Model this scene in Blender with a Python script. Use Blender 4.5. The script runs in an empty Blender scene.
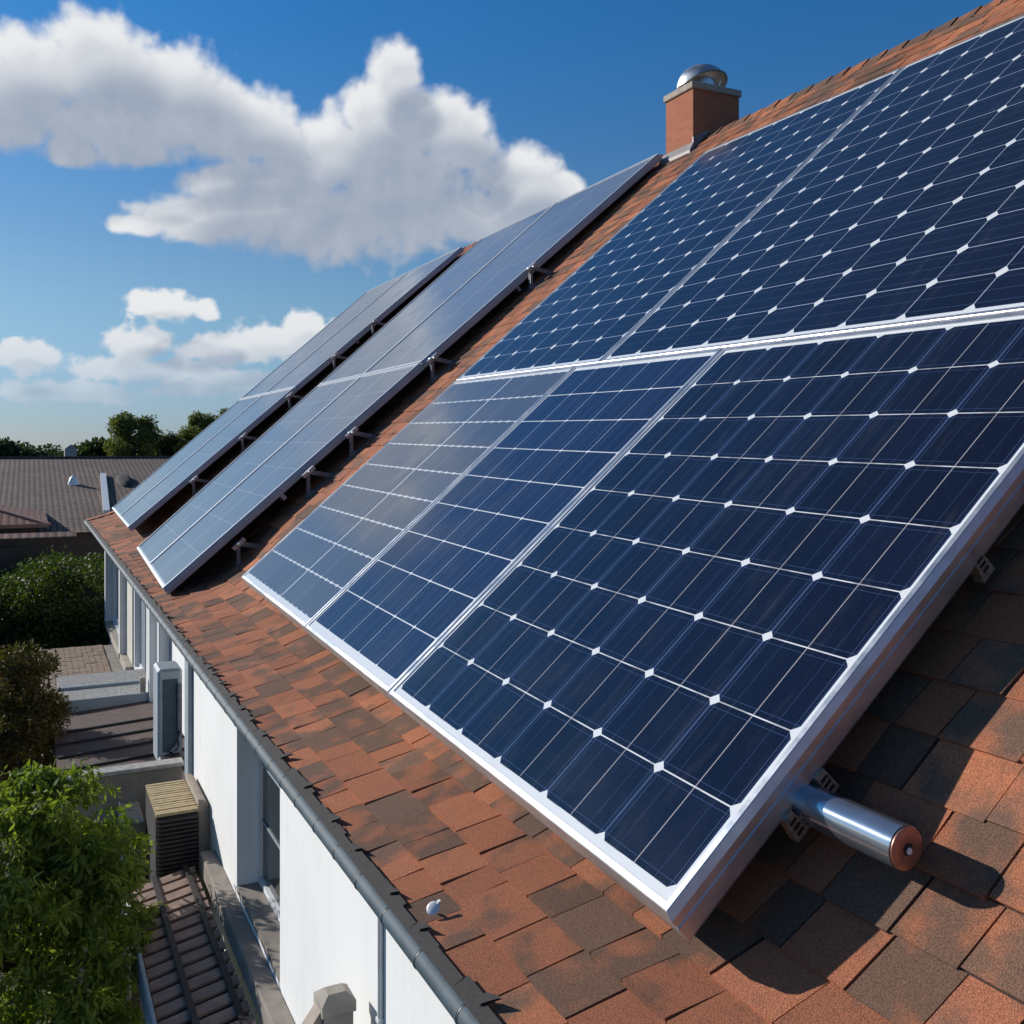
import bpy, math, random
import numpy as np
from mathutils import Vector, Matrix

R = math.radians
scene = bpy.context.scene
COL = scene.collection

# ------------------------------------------------------------------ camera
cam_d = bpy.data.cameras.new("camera")
cam = bpy.data.objects.new("camera", cam_d)
COL.objects.link(cam)
cam.location = (0, 0, 7.2)
cam.rotation_euler = (R(90), 0, -math.atan(482 / 970))
cam_d.sensor_width = 36
cam_d.lens = 970 / 1024 * 36
cam_d.shift_y = -(512 - 450) / 1024
cam_d.clip_start = 0.05
cam_d.clip_end = 20000
scene.camera = cam

# ------------------------------------------------------------------ world
SUN_TO = Vector((-0.53, 0.72, 0.34)).normalized()      # towards the sun
SUN_EL = math.asin(SUN_TO.z)
SUN_AZ = math.atan2(SUN_TO.x, SUN_TO.y)
SKY_STRENGTH = 0.079

world = bpy.data.worlds.new("World")
scene.world = world
world.use_nodes = True
wn = world.node_tree
wn.nodes.clear()


def N(tree, typ, **kw):
    n = tree.nodes.new(typ)
    for k, v in kw.items():
        setattr(n, k, v)
    return n


def mathn(tree, op, a, b=None, c=None, clamp=False):
    n = tree.nodes.new('ShaderNodeMath')
    n.operation = op
    n.use_clamp = clamp
    for i, v in enumerate((a, b, c)):
        if v is None:
            continue
        if isinstance(v, (int, float)):
            n.inputs[i].default_value = v
        else:
            tree.links.new(v, n.inputs[i])
    return n.outputs[0]


def vmath(tree, op, a, b=None):
    n = tree.nodes.new('ShaderNodeVectorMath')
    n.operation = op
    for i, v in enumerate((a, b)):
        if v is None:
            continue
        if isinstance(v, (tuple, list)):
            n.inputs[i].default_value = v
        else:
            tree.links.new(v, n.inputs[i])
    return n.outputs['Value'] if op in ('DOT_PRODUCT', 'LENGTH') else n.outputs[0]


def mixc(tree, fac, a, b, blend='MIX'):
    n = tree.nodes.new('ShaderNodeMix')
    n.data_type = 'RGBA'
    n.blend_type = blend
    for idx, v in ((0, fac), (6, a), (7, b)):
        if isinstance(v, (int, float)):
            n.inputs[idx].default_value = v
        elif isinstance(v, (tuple, list)):
            n.inputs[idx].default_value = (*v[:3], 1)
        else:
            tree.links.new(v, n.inputs[idx])
    return n.outputs[2]


def smooth(tree, v, lo, hi, a=0.0, b=1.0):
    n = tree.nodes.new('ShaderNodeMapRange')
    n.interpolation_type = 'SMOOTHSTEP'
    tree.links.new(v, n.inputs[0])
    n.inputs[1].default_value = lo
    n.inputs[2].default_value = hi
    n.inputs[3].default_value = a
    n.inputs[4].default_value = b
    return n.outputs[0]


# cumulus clouds standing in the sky: azimuth, elevation, half width, half height (degrees)
CLOUDS = [(0.5, 19.2, 3.7, 2.2), (3.7, 20.2, 3.2, 2.2), (7.0, 19.2, 4.0, 2.5), (10.3, 18.0, 3.7, 2.1), (4.4, 17.3, 5.3, 1.8),
          (-0.7, 17.8, 2.9, 2.4), (12.7, 17.2, 2.2, 1.1), (2.2, 15.7, 1.7, 0.9), (19.6, 21.4, 1.6, 1.5), (19.0, 18.6, 3.4, 2.2),
          (22.2, 18.3, 3.1, 2.0), (16.5, 16.9, 3.2, 2.0), (12.1, 14.3, 4.8, 1.9), (8.1, 12.8, 3.4, 1.3), (5.4, 12.2, 1.7, 0.6),
          (15.8, 13.2, 7.4, 2.3), (5.0, 16.1, 2.8, 1.0), (19.5, 15.6, 4.0, 2.2), (14.2, 15.4, 3.0, 1.6), (20.1, 14.1, 5.0, 2.8), (23.9, 17.2, 1.7, 1.1), (22.9, 13.8, 2.7, 1.7), (26.6, 15.4, 2.8, 1.8),
          (29.4, 15.0, 1.3, 1.0), (26.0, 13.8, 3.4, 1.7), (6.9, 8.0, 2.2, 0.8), (6.0, 8.2, 1.1, 0.6), (8.9, 7.9, 1.0, 0.6),
          (0.0, 4.9, 2.4, 0.9), (-0.7, 5.5, 0.9, 0.5), (5.2, 5.7, 1.9, 1.0), (4.4, 4.5, 2.6, 0.8), (10.5, 5.7, 3.0, 0.9),
          (14.3, 7.1, 1.7, 0.9), (12.4, 6.2, 2.8, 1.1), (16.7, 6.4, 2.3, 1.3), (7.5, 4.4, 2.1, 0.7), (1.9, 3.1, 3.8, 0.7),
          (11.3, 3.7, 6.8, 0.8),
          (-12, 7, 6, 1.6), (-22, 13, 6, 2.6), (-16, 4, 9, 1.0), (-34, 6, 9, 1.6), (40, 7, 8, 1.8)]


def cloud_field(tree, pos):
    f = None
    for a, e, ra, re in CLOUDS:
        d = vmath(tree, 'MULTIPLY', vmath(tree, 'SUBTRACT', pos, (a, e, 0)), (1 / (ra * 1.12), 1 / (re * 1.16), 0))
        q = mathn(tree, 'SUBTRACT', 1.0, vmath(tree, 'LENGTH', d))
        f = q if f is None else mathn(tree, 'SMOOTH_MAX', f, q, 0.12)
    return f


def cloud_noise(tree, pos, elv):
    def nz(scale, detail, rough):
        n1 = N(tree, 'ShaderNodeTexNoise', noise_dimensions='2D')
        n1.inputs['Scale'].default_value = scale
        n1.inputs['Detail'].default_value = detail
        n1.inputs['Roughness'].default_value = rough
        n1.inputs['Distortion'].default_value = 0.1
        tree.links.new(pos, n1.inputs['Vector'])
        return mathn(tree, 'SUBTRACT', n1.outputs[0], 0.5)
    v = N(tree, 'ShaderNodeTexVoronoi', feature='SMOOTH_F1', voronoi_dimensions='2D')
    v.inputs['Scale'].default_value = 0.62
    v.inputs['Detail'].default_value = 2.0
    v.inputs['Roughness'].default_value = 0.5
    v.inputs['Smoothness'].default_value = 0.8
    tree.links.new(pos, v.inputs['Vector'])
    a = mathn(tree, 'MULTIPLY', nz(0.26, 6, 0.55), 0.85)
    b = mathn(tree, 'MULTIPLY', mathn(tree, 'SUBTRACT', 0.50, v.outputs['Distance']), 0.24)
    c = mathn(tree, 'MULTIPLY', nz(1.05, 4, 0.5), smooth(tree, elv, 7.0, 12.0, 1.0, 0.24))
    return mathn(tree, 'ADD', mathn(tree, 'ADD', a, b), c), a


sky = N(wn, 'ShaderNodeTexSky')
sky.sky_type = 'NISHITA'
sky.sun_disc = False
sky.sun_elevation = SUN_EL
sky.sun_rotation = SUN_AZ
sky.altitude = 400
sky.air_density = 1.0
sky.dust_density = 0.35
sky.ozone_density = 3.0
bg_sky = N(wn, 'ShaderNodeBackground')
bg_sky.inputs[1].default_value = SKY_STRENGTH

tc = N(wn, 'ShaderNodeTexCoord')
sep = N(wn, 'ShaderNodeSeparateXYZ')
wn.links.new(tc.outputs['Generated'], sep.inputs[0])
az = mathn(wn, 'MULTIPLY', mathn(wn, 'ARCTAN2', sep.outputs[0], sep.outputs[1]), 180 / math.pi)
el = mathn(wn, 'MULTIPLY', mathn(wn, 'ARCSINE', sep.outputs[2]), 180 / math.pi)
air = mixc(wn, smooth(wn, el, -1.0, 9.0), (0.52, 0.66, 1.05), (0.80, 0.98, 1.08))
air = mixc(wn, smooth(wn, el, 7.0, 26.0), air, (0.30, 0.98, 1.46))
air = mixc(wn, smooth(wn, el, 30.0, 62.0), air, (0.85, 0.92, 1.0))
wn.links.new(mixc(wn, 1.0, sky.outputs[0], air, 'MULTIPLY'), bg_sky.inputs[0])
comb = N(wn, 'ShaderNodeCombineXYZ')
wn.links.new(az, comb.inputs[0])
wn.links.new(el, comb.inputs[1])
P0 = comb.outputs[0]
P1 = vmath(wn, 'ADD', P0, (-0.60, 1.15, 0.0))
f0 = cloud_field(wn, P0)
n0, soft0 = cloud_noise(wn, P0, el)
f1 = cloud_field(wn, P1)
f2 = cloud_field(wn, vmath(wn, 'ADD', P0, (-1.1, 2.7, 0.0)))
n1, soft1 = cloud_noise(wn, P1, el)
d0 = mathn(wn, 'ADD', f0, n0)
d1 = mathn(wn, 'ADD', f1, mathn(wn, 'MULTIPLY', soft1, 1.3))
alpha = smooth(wn, d0, -0.10, 0.36)
# self-shading: how much cloud lies between here and the sun
relief = mathn(wn, 'MULTIPLY_ADD', mathn(wn, 'SUBTRACT', soft0, soft1), 1.6, mathn(wn, 'MULTIPLY', n0, 0.25))
thick = mathn(wn, 'ADD', mathn(wn, 'MULTIPLY', smooth(wn, mathn(wn, 'ADD', f1, mathn(wn, 'MULTIPLY', soft1, 0.8)), -0.15, 0.42), 0.42),
              mathn(wn, 'MULTIPLY', smooth(wn, mathn(wn, 'ADD', f2, mathn(wn, 'MULTIPLY', soft0, 0.5)), -0.25, 0.40), 0.48))
lum = mathn(wn, 'ADD', mathn(wn, 'SUBTRACT', 1.0, thick), mathn(wn, 'MULTIPLY', relief, 0.24))
lum = smooth(wn, lum, -0.25, 1.05)
ccol = mixc(wn, lum, (0.27, 0.33, 0.44), (0.84, 0.85, 0.86))
low = smooth(wn, el, 2.0, 9.0)
ccol = mixc(wn, low, mixc(wn, 0.55, ccol, (0.42, 0.52, 0.64)), ccol)
bg_cl = N(wn, 'ShaderNodeBackground')
bg_cl.inputs[1].default_value = 1.0
wn.links.new(ccol, bg_cl.inputs[0])
mixs = N(wn, 'ShaderNodeMixShader')
alpha2 = mathn(wn, 'MULTIPLY', alpha, smooth(wn, el, 0.5, 6.0, 0.25, 0.97))
wn.links.new(alpha2, mixs.inputs[0])
wn.links.new(bg_sky.outputs[0], mixs.inputs[1])
wn.links.new(bg_cl.outputs[0], mixs.inputs[2])
wo = N(wn, 'ShaderNodeOutputWorld')
wn.links.new(mixs.outputs[0], wo.inputs[0])

# ------------------------------------------------------------------ sun
sun_d = bpy.data.lights.new("sun", 'SUN')
sun_d.energy = 5.0
sun_d.angle = R(0.53)
sun_d.color = (1.0, 0.955, 0.89)
sun = bpy.data.objects.new("sun", sun_d)
COL.objects.link(sun)
sun.rotation_euler = SUN_TO.to_track_quat('Z', 'Y').to_euler()
sun.location = (-30, 40, 40)

scene.view_settings.view_transform = 'Standard'
scene.view_settings.look = 'None'
scene.view_settings.exposure = 0.0
scene.view_settings.gamma = 1.0

rng = random.Random(7)
nrng = np.random.default_rng(7)

# ------------------------------------------------------------------ helpers
ORIG = {}


def wloc(o):
    return ORIG.get(o.name, Vector((0, 0, 0)))


class MB:
    """collects vertices and faces in world coordinates"""

    def __init__(self):
        self.v, self.f, self.mi = [], [], []
        self.uv = None
        self.cols = None

    def poly(self, pts, m=0):
        i = len(self.v)
        self.v += [tuple(p) for p in pts]
        self.f.append(tuple(range(i, i + len(pts))))
        self.mi.append(m)

    def box(self, a, b, m=0, bev=0.0):
        x0, y0, z0 = [min(a[i], b[i]) for i in range(3)]
        x1, y1, z1 = [max(a[i], b[i]) for i in range(3)]
        if bev <= 0:
            self.hexa([(x0, y0, z0), (x1, y0, z0), (x1, y1, z0), (x0, y1, z0), (x0, y0, z1), (x1, y0, z1), (x1, y1, z1), (x0, y1, z1)], m)
            return
        c = bev
        # chamfered box: loft of octagons
        def ring(z, s):
            return [(x0 + c + s * 0, y0 + s, z), (x1 - c, y0 + s, z), (x1 - s, y0 + c, z), (x1 - s, y1 - c, z), (x1 - c, y1 - s, z), (x0 + c, y1 - s, z), (x0 + s, y1 - c, z), (x0 + s, y0 + c, z)]
        self.loft([ring(z0, c), ring(z0 + c, 0), ring(z1 - c, 0), ring(z1, c)], True, True, m)

    def hexa(self, p, m=0):
        i = len(self.v)
        self.v += [tuple(q) for q in p]
        for q in ((0, 3, 2, 1), (4, 5, 6, 7), (0, 1, 5, 4), (1, 2, 6, 5), (2, 3, 7, 6), (3, 0, 4, 7)):
            self.f.append(tuple(i + k for k in q))
            self.mi.append(m)

    def loft(self, rings, cap0=True, cap1=True, m=0, closed=True):
        i = len(self.v)
        n = len(rings[0])
        for r in rings:
            self.v += [tuple(p) for p in r]
        for k in range(len(rings) - 1):
            for j in range(n if closed else n - 1):
                a, b = i + k * n + j, i + k * n + (j + 1) % n
                self.f.append((a, b, b + n, a + n))
                self.mi.append(m)
        if cap0:
            self.f.append(tuple(reversed(range(i, i + n))))
            self.mi.append(m)
        if cap1:
            k = i + (len(rings) - 1) * n
            self.f.append(tuple(range(k, k + n)))
            self.mi.append(m)

    def tube(self, pts, rad, n=12, m=0, caps=True):
        pts = [Vector(p) for p in pts]
        if isinstance(rad, (int, float)):
            rad = [rad] * len(pts)
        rings = []
        for k, p in enumerate(pts):
            d = (pts[min(k + 1, len(pts) - 1)] - pts[max(k - 1, 0)]).normalized()
            up = Vector((0, 0, 1)) if abs(d.z) < .95 else Vector((1, 0, 0))
            a = d.cross(up).normalized()
            b = a.cross(d).normalized()
            rings.append([p + rad[k] * (math.cos(t) * a + math.sin(t) * b) for t in [2 * math.pi * j / n for j in range(n)]])
        self.loft(rings, caps, caps, m)

    def bar(self, p, q, w, h, up=(0, 0, 1), m=0):
        p, q, up = Vector(p), Vector(q), Vector(up)
        d = (q - p).normalized()
        a = d.cross(up).normalized() * (w / 2)
        b = a.cross(d).normalized() * (h / 2)
        self.hexa([p - a - b, p + a - b, p + a + b, p - a + b][0:0] or [p - a - b, p + a - b, q + a - b, q - a - b, p - a + b, p + a + b, q + a + b, q - a + b], m)

    def lathe(self, c, prof, n=24, m=0, axis=(0, 0, 1)):
        c, ax = Vector(c), Vector(axis).normalized()
        a = ax.orthogonal().normalized()
        b = ax.cross(a)
        rings = [[c + ax * z + r * (math.cos(t) * a + math.sin(t) * b) for t in [2 * math.pi * j / n for j in range(n)]] for r, z in prof]
        self.loft(rings, True, True, m)

    def build(self, name, mat, parent=None, loc=None, smooth=False):
        me = bpy.data.meshes.new(name)
        o = bpy.data.objects.new(name, me)
        COL.objects.link(o)
        if parent is not None:
            base = wloc(parent)
            o.parent = parent
        else:
            if loc is None:
                a = np.array(self.v)
                loc = ((a[:, 0].min() + a[:, 0].max()) / 2, (a[:, 1].min() + a[:, 1].max()) / 2, a[:, 2].min())
            base = Vector(loc)
            o.location = base
        ORIG[o.name] = base
        arr = np.array(self.v, dtype=float) - np.array(base)
        me.from_pydata(arr.tolist(), [], self.f)
        mats = mat if isinstance(mat, (list, tuple)) else [mat]
        for mm in mats:
            me.materials.append(mm)
        if len(mats) > 1:
            me.polygons.foreach_set('material_index', self.mi)
        if self.uv is not None:
            l = me.uv_layers.new(name='UVMap')
            l.data.foreach_set('uv', np.array(self.uv, dtype=np.float32).ravel())
        if self.cols is not None:
            ca = me.color_attributes.new('tint', 'FLOAT_COLOR', 'CORNER')
            ca.data.foreach_set('color', np.array(self.cols, dtype=np.float32).ravel())
        if smooth:
            me.polygons.foreach_set('use_smooth', [True] * len(me.polygons))
            me.set_sharp_from_angle(angle=R(40))
        me.update()
        return o


def thing(name, loc, label, cat, group=None):
    o = bpy.data.objects.new(name, None)
    COL.objects.link(o)
    o.location = loc
    o.empty_display_size = 0.2
    ORIG[o.name] = Vector(loc)
    tag(o, label, cat, group)
    return o


def tag(o, label, cat, group=None):
    o['label'] = label
    o['category'] = cat
    if group:
        o['group'] = group
    return o


def dup(root, loc, label, group=None):
    r = root.copy()
    COL.objects.link(r)
    r.location = loc
    r['label'] = label
    if group:
        r['group'] = group
    for ch in list(root.children):
        c = ch.copy()
        COL.objects.link(c)
        c.parent = r
        for g in ch.children:
            d = g.copy()
            COL.objects.link(d)
            d.parent = c
    return r


# ------------------------------------------------------------------ materials
def new_mat(name):
    m = bpy.data.materials.new(name)
    m.use_nodes = True
    t = m.node_tree
    b = t.nodes['Principled BSDF']
    return m, t, b


def noise(t, scale, detail=4, rough=0.55, vec=None, dist=0.0):
    n = N(t, 'ShaderNodeTexNoise')
    n.inputs['Scale'].default_value = scale
    n.inputs['Detail'].default_value = detail
    n.inputs['Roughness'].default_value = rough
    n.inputs['Distortion'].default_value = dist
    if vec is None:
        c = N(t, 'ShaderNodeTexCoord')
        vec = c.outputs['Object']
    t.links.new(vec, n.inputs['Vector'])
    return n.outputs[0]


def bump(t, b, h, strength=0.3, dist=0.01):
    n = N(t, 'ShaderNodeBump')
    n.inputs['Strength'].default_value = strength
    n.inputs['Distance'].default_value = dist
    t.links.new(h, n.inputs['Height'])
    t.links.new(n.outputs[0], b.inputs['Normal'])


def simple(name, c0, c1=None, rough=0.6, metal=0.0, scale=6.0, detail=5, bmp=0.0, bscale=60.0, spec=0.5, lo=0.35, hi=0.65):
    m, t, b = new_mat(name)
    if c1 is None:
        c1 = tuple(x * 0.82 for x in c0)
    col = mixc(t, smooth(t, noise(t, scale, detail), lo, hi), c0, c1)
    t.links.new(col, b.inputs['Base Color'])
    b.inputs['Roughness'].default_value = rough
    b.inputs['Metallic'].default_value = metal
    b.inputs['Specular IOR Level'].default_value = spec
    if bmp > 0:
        bump(t, b, noise(t, bscale, 4), bmp, 0.01)
    return m


def mat_shingle():
    m, t, b = new_mat('shingle granules')
    at = N(t, 'ShaderNodeAttribute', attribute_name='tint')
    sp = N(t, 'ShaderNodeSeparateColor')
    t.links.new(at.outputs['Color'], sp.inputs[0])
    blend, val, hue = sp.outputs[0], sp.outputs[1], sp.outputs[2]
    co = N(t, 'ShaderNodeTexCoord').outputs['Object']
    n1 = noise(t, 4.2, 3, 0.5, co)
    # colour blend drops: soft patches of brown granules inside a tab
    f = smooth(t, mathn(t, 'ADD', mathn(t, 'MULTIPLY', mathn(t, 'SUBTRACT', n1, 0.5), 1.8), blend), 0.30, 0.70)
    orange = mixc(t, hue, (0.47, 0.178, 0.090), (0.385, 0.147, 0.080))
    brown = mixc(t, hue, (0.215, 0.122, 0.082), (0.170, 0.105, 0.075))
    col = mixc(t, f, brown, orange)
    big = noise(t, 0.5, 3, 0.5, co)
    col = mixc(t, 1.0, col, mixc(t, smooth(t, big, .3, .7), (0.86, 0.86, 0.88), (1.1, 1.08, 1.05)), 'MULTIPLY')
    hsv = N(t, 'ShaderNodeHueSaturation')
    t.links.new(col, hsv.inputs['Color'])
    t.links.new(mathn(t, 'MULTIPLY_ADD', val, 0.5, 0.72), hsv.inputs['Value'])
    g = noise(t, 210, 2, 0.7, co)
    gv = N(t, 'ShaderNodeTexVoronoi')
    gv.inputs['Scale'].default_value = 330
    t.links.new(co, gv.inputs['Vector'])
    gr = mixc(t, smooth(t, g, .32, .68), (0.55, 0.55, 0.58), (1.40, 1.36, 1.30))
    col = mixc(t, 1.0, hsv.outputs[0], gr, 'MULTIPLY')
    t.links.new(col, b.inputs['Base Color'])
    b.inputs['Roughness'].default_value = 0.9
    b.inputs['Specular IOR Level'].default_value = 0.25
    bump(t, b, mathn(t, 'ADD', g, gv.outputs['Distance']), 0.5, 0.006)
    return m


def mat_cells(name, ncol, nrow, cw, ch, style):
    """solar cells under glass; UV is counted in cells"""
    m, t, b = new_mat(name)
    uvn = N(t, 'ShaderNodeUVMap')
    sp = N(t, 'ShaderNodeSeparateXYZ')
    t.links.new(uvn.outputs[0], sp.inputs[0])
    u, v = sp.outputs[0], sp.outputs[1]
    fu = mathn(t, 'FRACT', u)
    fv = mathn(t, 'FRACT', v)

    def edge(f, size):
        return mathn(t, 'MULTIPLY', mathn(t, 'MINIMUM', f, mathn(t, 'SUBTRACT', 1.0, f)), size)
    du, dv = edge(fu, cw), edge(fv, ch)
    fl = N(t, 'ShaderNodeVectorMath', operation='FLOOR')
    t.links.new(uvn.outputs[0], fl.inputs[0])
    wn_ = N(t, 'ShaderNodeTexWhiteNoise', noise_dimensions='2D')
    t.links.new(fl.outputs[0], wn_.inputs['Vector'])
    co = N(t, 'ShaderNodeTexCoord').outputs['Object']
    weave = noise(t, 130, 2, 0.6, co)
    ca_, cb_ = {'far': ((0.085, 0.105, 0.135), (0.105, 0.125, 0.155)), 'fine': ((0.042, 0.050, 0.072), (0.052, 0.062, 0.086)),  # far and fine cells paled in colour to stand in for sky reflection
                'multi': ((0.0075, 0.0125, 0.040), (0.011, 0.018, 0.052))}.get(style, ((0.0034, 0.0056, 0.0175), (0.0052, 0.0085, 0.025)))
    cell = mixc(t, wn_.outputs[0], ca_, cb_)
    cell = mixc(t, 1.0, cell, mixc(t, smooth(t, weave, .3, .7), (0.72, 0.72, 0.76), (1.4, 1.4, 1.35)), 'MULTIPLY')

    def line(d, w):
        return mathn(t, 'LESS_THAN', d, w)
    white = (0.72, 0.74, 0.76)
    faint = (0.06, 0.095, 0.22)
    pale = (0.40, 0.45, 0.58)

    def add(fac, c, k=1.0):
        nonlocal cell
        if k != 1.0:
            fac = mathn(t, 'MULTIPLY', fac, k)
        cell = mixc(t, fac, cell, c)
    if style == 'lower':
        # printed outline and fingers
        add(line(mathn(t, 'ABSOLUTE', mathn(t, 'SUBTRACT', dv, 0.030)), 0.0010), faint, .8)
        add(line(mathn(t, 'ABSOLUTE', mathn(t, 'SUBTRACT', du, 0.026)), 0.0013), faint, .9)
        add(line(mathn(t, 'ABSOLUTE', mathn(t, 'SUBTRACT', du, 0.010)), 0.0012), faint, .5)
        add(line(du, 0.0022), (0.11, 0.17, 0.34), 1)
        add(line(mathn(t, 'MULTIPLY', mathn(t, 'ABSOLUTE', mathn(t, 'SUBTRACT', fu, 0.5)), cw), 0.0026), (0.40, 0.37, 0.38), .9)
        add(line(mathn(t, 'MULTIPLY', mathn(t, 'ABSOLUTE', mathn(t, 'SUBTRACT', mathn(t, 'ABSOLUTE', mathn(t, 'SUBTRACT', fu, 0.5)), 0.27)), cw), 0.0011), faint, .6)
        add(mathn(t, 'MULTIPLY', line(dv, 0.0031), smooth(t, noise(t, 6, 2, .5, co), .35, .6, .45, 1.0)), white, 1)
        add(line(mathn(t, 'ADD', du, mathn(t, 'MULTIPLY', dv, 1.1)), 0.034), white, 1)
    elif style == 'multi':
        fb = mathn(t, 'FRACT', mathn(t, 'MULTIPLY', fu, 3.0))
        add(line(mathn(t, 'MULTIPLY', mathn(t, 'ABSOLUTE', mathn(t, 'SUBTRACT', fb, 0.5)), cw / 3), 0.0022), faint, .9)
        add(line(du, 0.0035), pale, 1)
        add(line(dv, 0.0042), white, 1)
        add(line(mathn(t, 'ADD', du, dv), 0.020), white, 1)
    elif style == 'fine':
        fb = mathn(t, 'FRACT', mathn(t, 'MULTIPLY', fu, 4.0))
        add(line(mathn(t, 'MULTIPLY', mathn(t, 'ABSOLUTE', mathn(t, 'SUBTRACT', fb, 0.5)), cw / 4), 0.0030), faint, .8)
        add(line(du, 0.0035), (0.2, 0.25, 0.4), 1)
        add(line(mathn(t, 'MULTIPLY', mathn(t, 'ABSOLUTE', mathn(t, 'SUBTRACT', u, ncol * 0.42)), cw), 0.010), white, 1)
        add(line(dv, 0.0055), white, .9)
        add(line(mathn(t, 'ADD', mathn(t, 'MULTIPLY', edge(fb, cw / 4), .6), dv), 0.020), white, 1)
    elif style == 'upper':
        fb = mathn(t, 'FRACT', mathn(t, 'MULTIPLY', fv, 3.0))
        add(line(mathn(t, 'MULTIPLY', mathn(t, 'ABSOLUTE', mathn(t, 'SUBTRACT', fb, 0.5)), ch / 3), 0.0016), faint, .8)
        add(line(dv, 0.0036), pale, 1)
        add(line(du, 0.0032), pale, 1)
        add(line(mathn(t, 'ADD', mathn(t, 'MULTIPLY', du, 1.0), mathn(t, 'MULTIPLY', dv, 0.8)), 0.043), white, 1)
    else:   # far arrays
        add(line(dv, 0.007), (0.3, 0.34, 0.4), .7)
        add(line(du, 0.004), (0.16, 0.2, 0.28), .6)
        add(line(mathn(t, 'MULTIPLY', mathn(t, 'ABSOLUTE', mathn(t, 'SUBTRACT', u, ncol * 0.5)), cw), 0.012), (.4, .44, .5), 1)
    # backsheet margin outside the cell field
    def outside(x, n):
        return mathn(t, 'MAXIMUM', mathn(t, 'LESS_THAN', x, 0.0), mathn(t, 'GREATER_THAN', x, float(n)))
    out = mathn(t, 'MAXIMUM', outside(u, ncol), outside(v, nrow))
    col = mixc(t, out, cell, white)
    mp = N(t, 'ShaderNodeMapping')
    mp.inputs['Scale'].default_value = (0.9, 6.0, 0.9)
    t.links.new(co, mp.inputs[0])
    grime = noise(t, 1.6, 6, 0.65, mp.outputs[0])
    col = mixc(t, smooth(t, grime, 0.52, 0.80, 0.0, 0.05), col, (0.36, 0.35, 0.33))
    t.links.new(col, b.inputs['Base Color'])
    dust = noise(t, 2.2, 6, 0.65, co)
    t.links.new(smooth(t, dust, 0.3, 0.75, 0.10, 0.22), b.inputs['Roughness'])
    b.inputs['IOR'].default_value = 1.5
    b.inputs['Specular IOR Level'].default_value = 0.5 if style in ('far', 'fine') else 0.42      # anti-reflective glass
    b.inputs['Sheen Weight'].default_value = {'far': 0.35, 'fine': 0.22}.get(style, 0.04)  # higher sheen on far and fine glass imitates pale sky reflection
    b.inputs['Sheen Roughness'].default_value = 0.4
    b.inputs['Sheen Tint'].default_value = (0.8, 0.86, 0.95, 1)
    bump(t, b, noise(t, 1.1, 2, 0.5, co), 0.05, 0.03)
    return m


def mat_alu(name='brushed aluminium', c=(0.78, 0.79, 0.80), rough=0.32):
    m, t, b = new_mat(name)
    co = N(t, 'ShaderNodeTexCoord').outputs['Object']
    mp = N(t, 'ShaderNodeMapping')
    mp.inputs['Scale'].default_value = (5, 1.2, 5)
    t.links.new(co, mp.inputs[0])
    n1 = noise(t, 1.0, 4, 0.6, mp.outputs[0])
    n2 = noise(t, 7, 4, 0.6, co)
    col = mixc(t, smooth(t, n2, .3, .7), c, tuple(x * .85 for x in c))
    t.links.new(col, b.inputs['Base Color'])
    b.inputs['Metallic'].default_value = 0.85
    t.links.new(smooth(t, n1, .3, .7, rough * .8, rough * 1.3), b.inputs['Roughness'])
    bump(t, b, n1, 0.02, 0.004)
    return m


def mat_brick():
    m, t, b = new_mat('chimney brick')
    co = N(t, 'ShaderNodeTexCoord').outputs['Object']
    sp = N(t, 'ShaderNodeSeparateXYZ')
    t.links.new(co, sp.inputs[0])
    cm = N(t, 'ShaderNodeCombineXYZ')
    t.links.new(mathn(t, 'ADD', sp.outputs[0], sp.outputs[1]), cm.inputs[0])
    t.links.new(sp.outputs[2], cm.inputs[1])
    br = N(t, 'ShaderNodeTexBrick')
    br.inputs['Scale'].default_value = 1.0
    br.inputs['Brick Width'].default_value = 0.22
    br.inputs['Row Height'].default_value = 0.073
    br.inputs['Mortar Size'].default_value = 0.006
    br.inputs['Color1'].default_value = (0.46, 0.135, 0.058, 1)
    br.inputs['Color2'].default_value = (0.38, 0.105, 0.048, 1)
    br.inputs['Mortar'].default_value = (0.36, 0.17, 0.10, 1)
    t.links.new(cm.outputs[0], br.inputs['Vector'])
    col = mixc(t, mathn(t, 'MULTIPLY', noise(t, 5, 4, 0.6, co), 0.5), br.outputs[0], (0.30, 0.12, 0.07))
    t.links.new(col, b.inputs['Base Color'])
    b.inputs['Roughness'].default_value = 0.9
    bump(t, b, mathn(t, 'SUBTRACT', 1.0, br.outputs['Fac']), 0.4, 0.006)
    return m


def mat_leaf(name, c0, c1, trans=0.35):
    m, t, b = new_mat(name)
    at = N(t, 'ShaderNodeAttribute', attribute_name='tint')
    sp = N(t, 'ShaderNodeSeparateColor')
    t.links.new(at.outputs['Color'], sp.inputs[0])
    col = mixc(t, sp.outputs[0], c0, c1)
    b.inputs['Roughness'].default_value = 0.62
    b.inputs['Specular IOR Level'].default_value = 0.3
    t.links.new(col, b.inputs['Base Color'])
    tr = N(t, 'ShaderNodeBsdfTranslucent')
    t.links.new(mixc(t, 1.0, col, (1.3, 1.5, 0.6), 'MULTIPLY'), tr.inputs[0])
    mx = N(t, 'ShaderNodeMixShader')
    mx.inputs[0].default_value = trans
    t.links.new(b.outputs[0], mx.inputs[1])
    t.links.new(tr.outputs[0], mx.inputs[2])
    t.links.new(mx.outputs[0], t.nodes['Material Output'].inputs[0])
    return m


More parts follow.
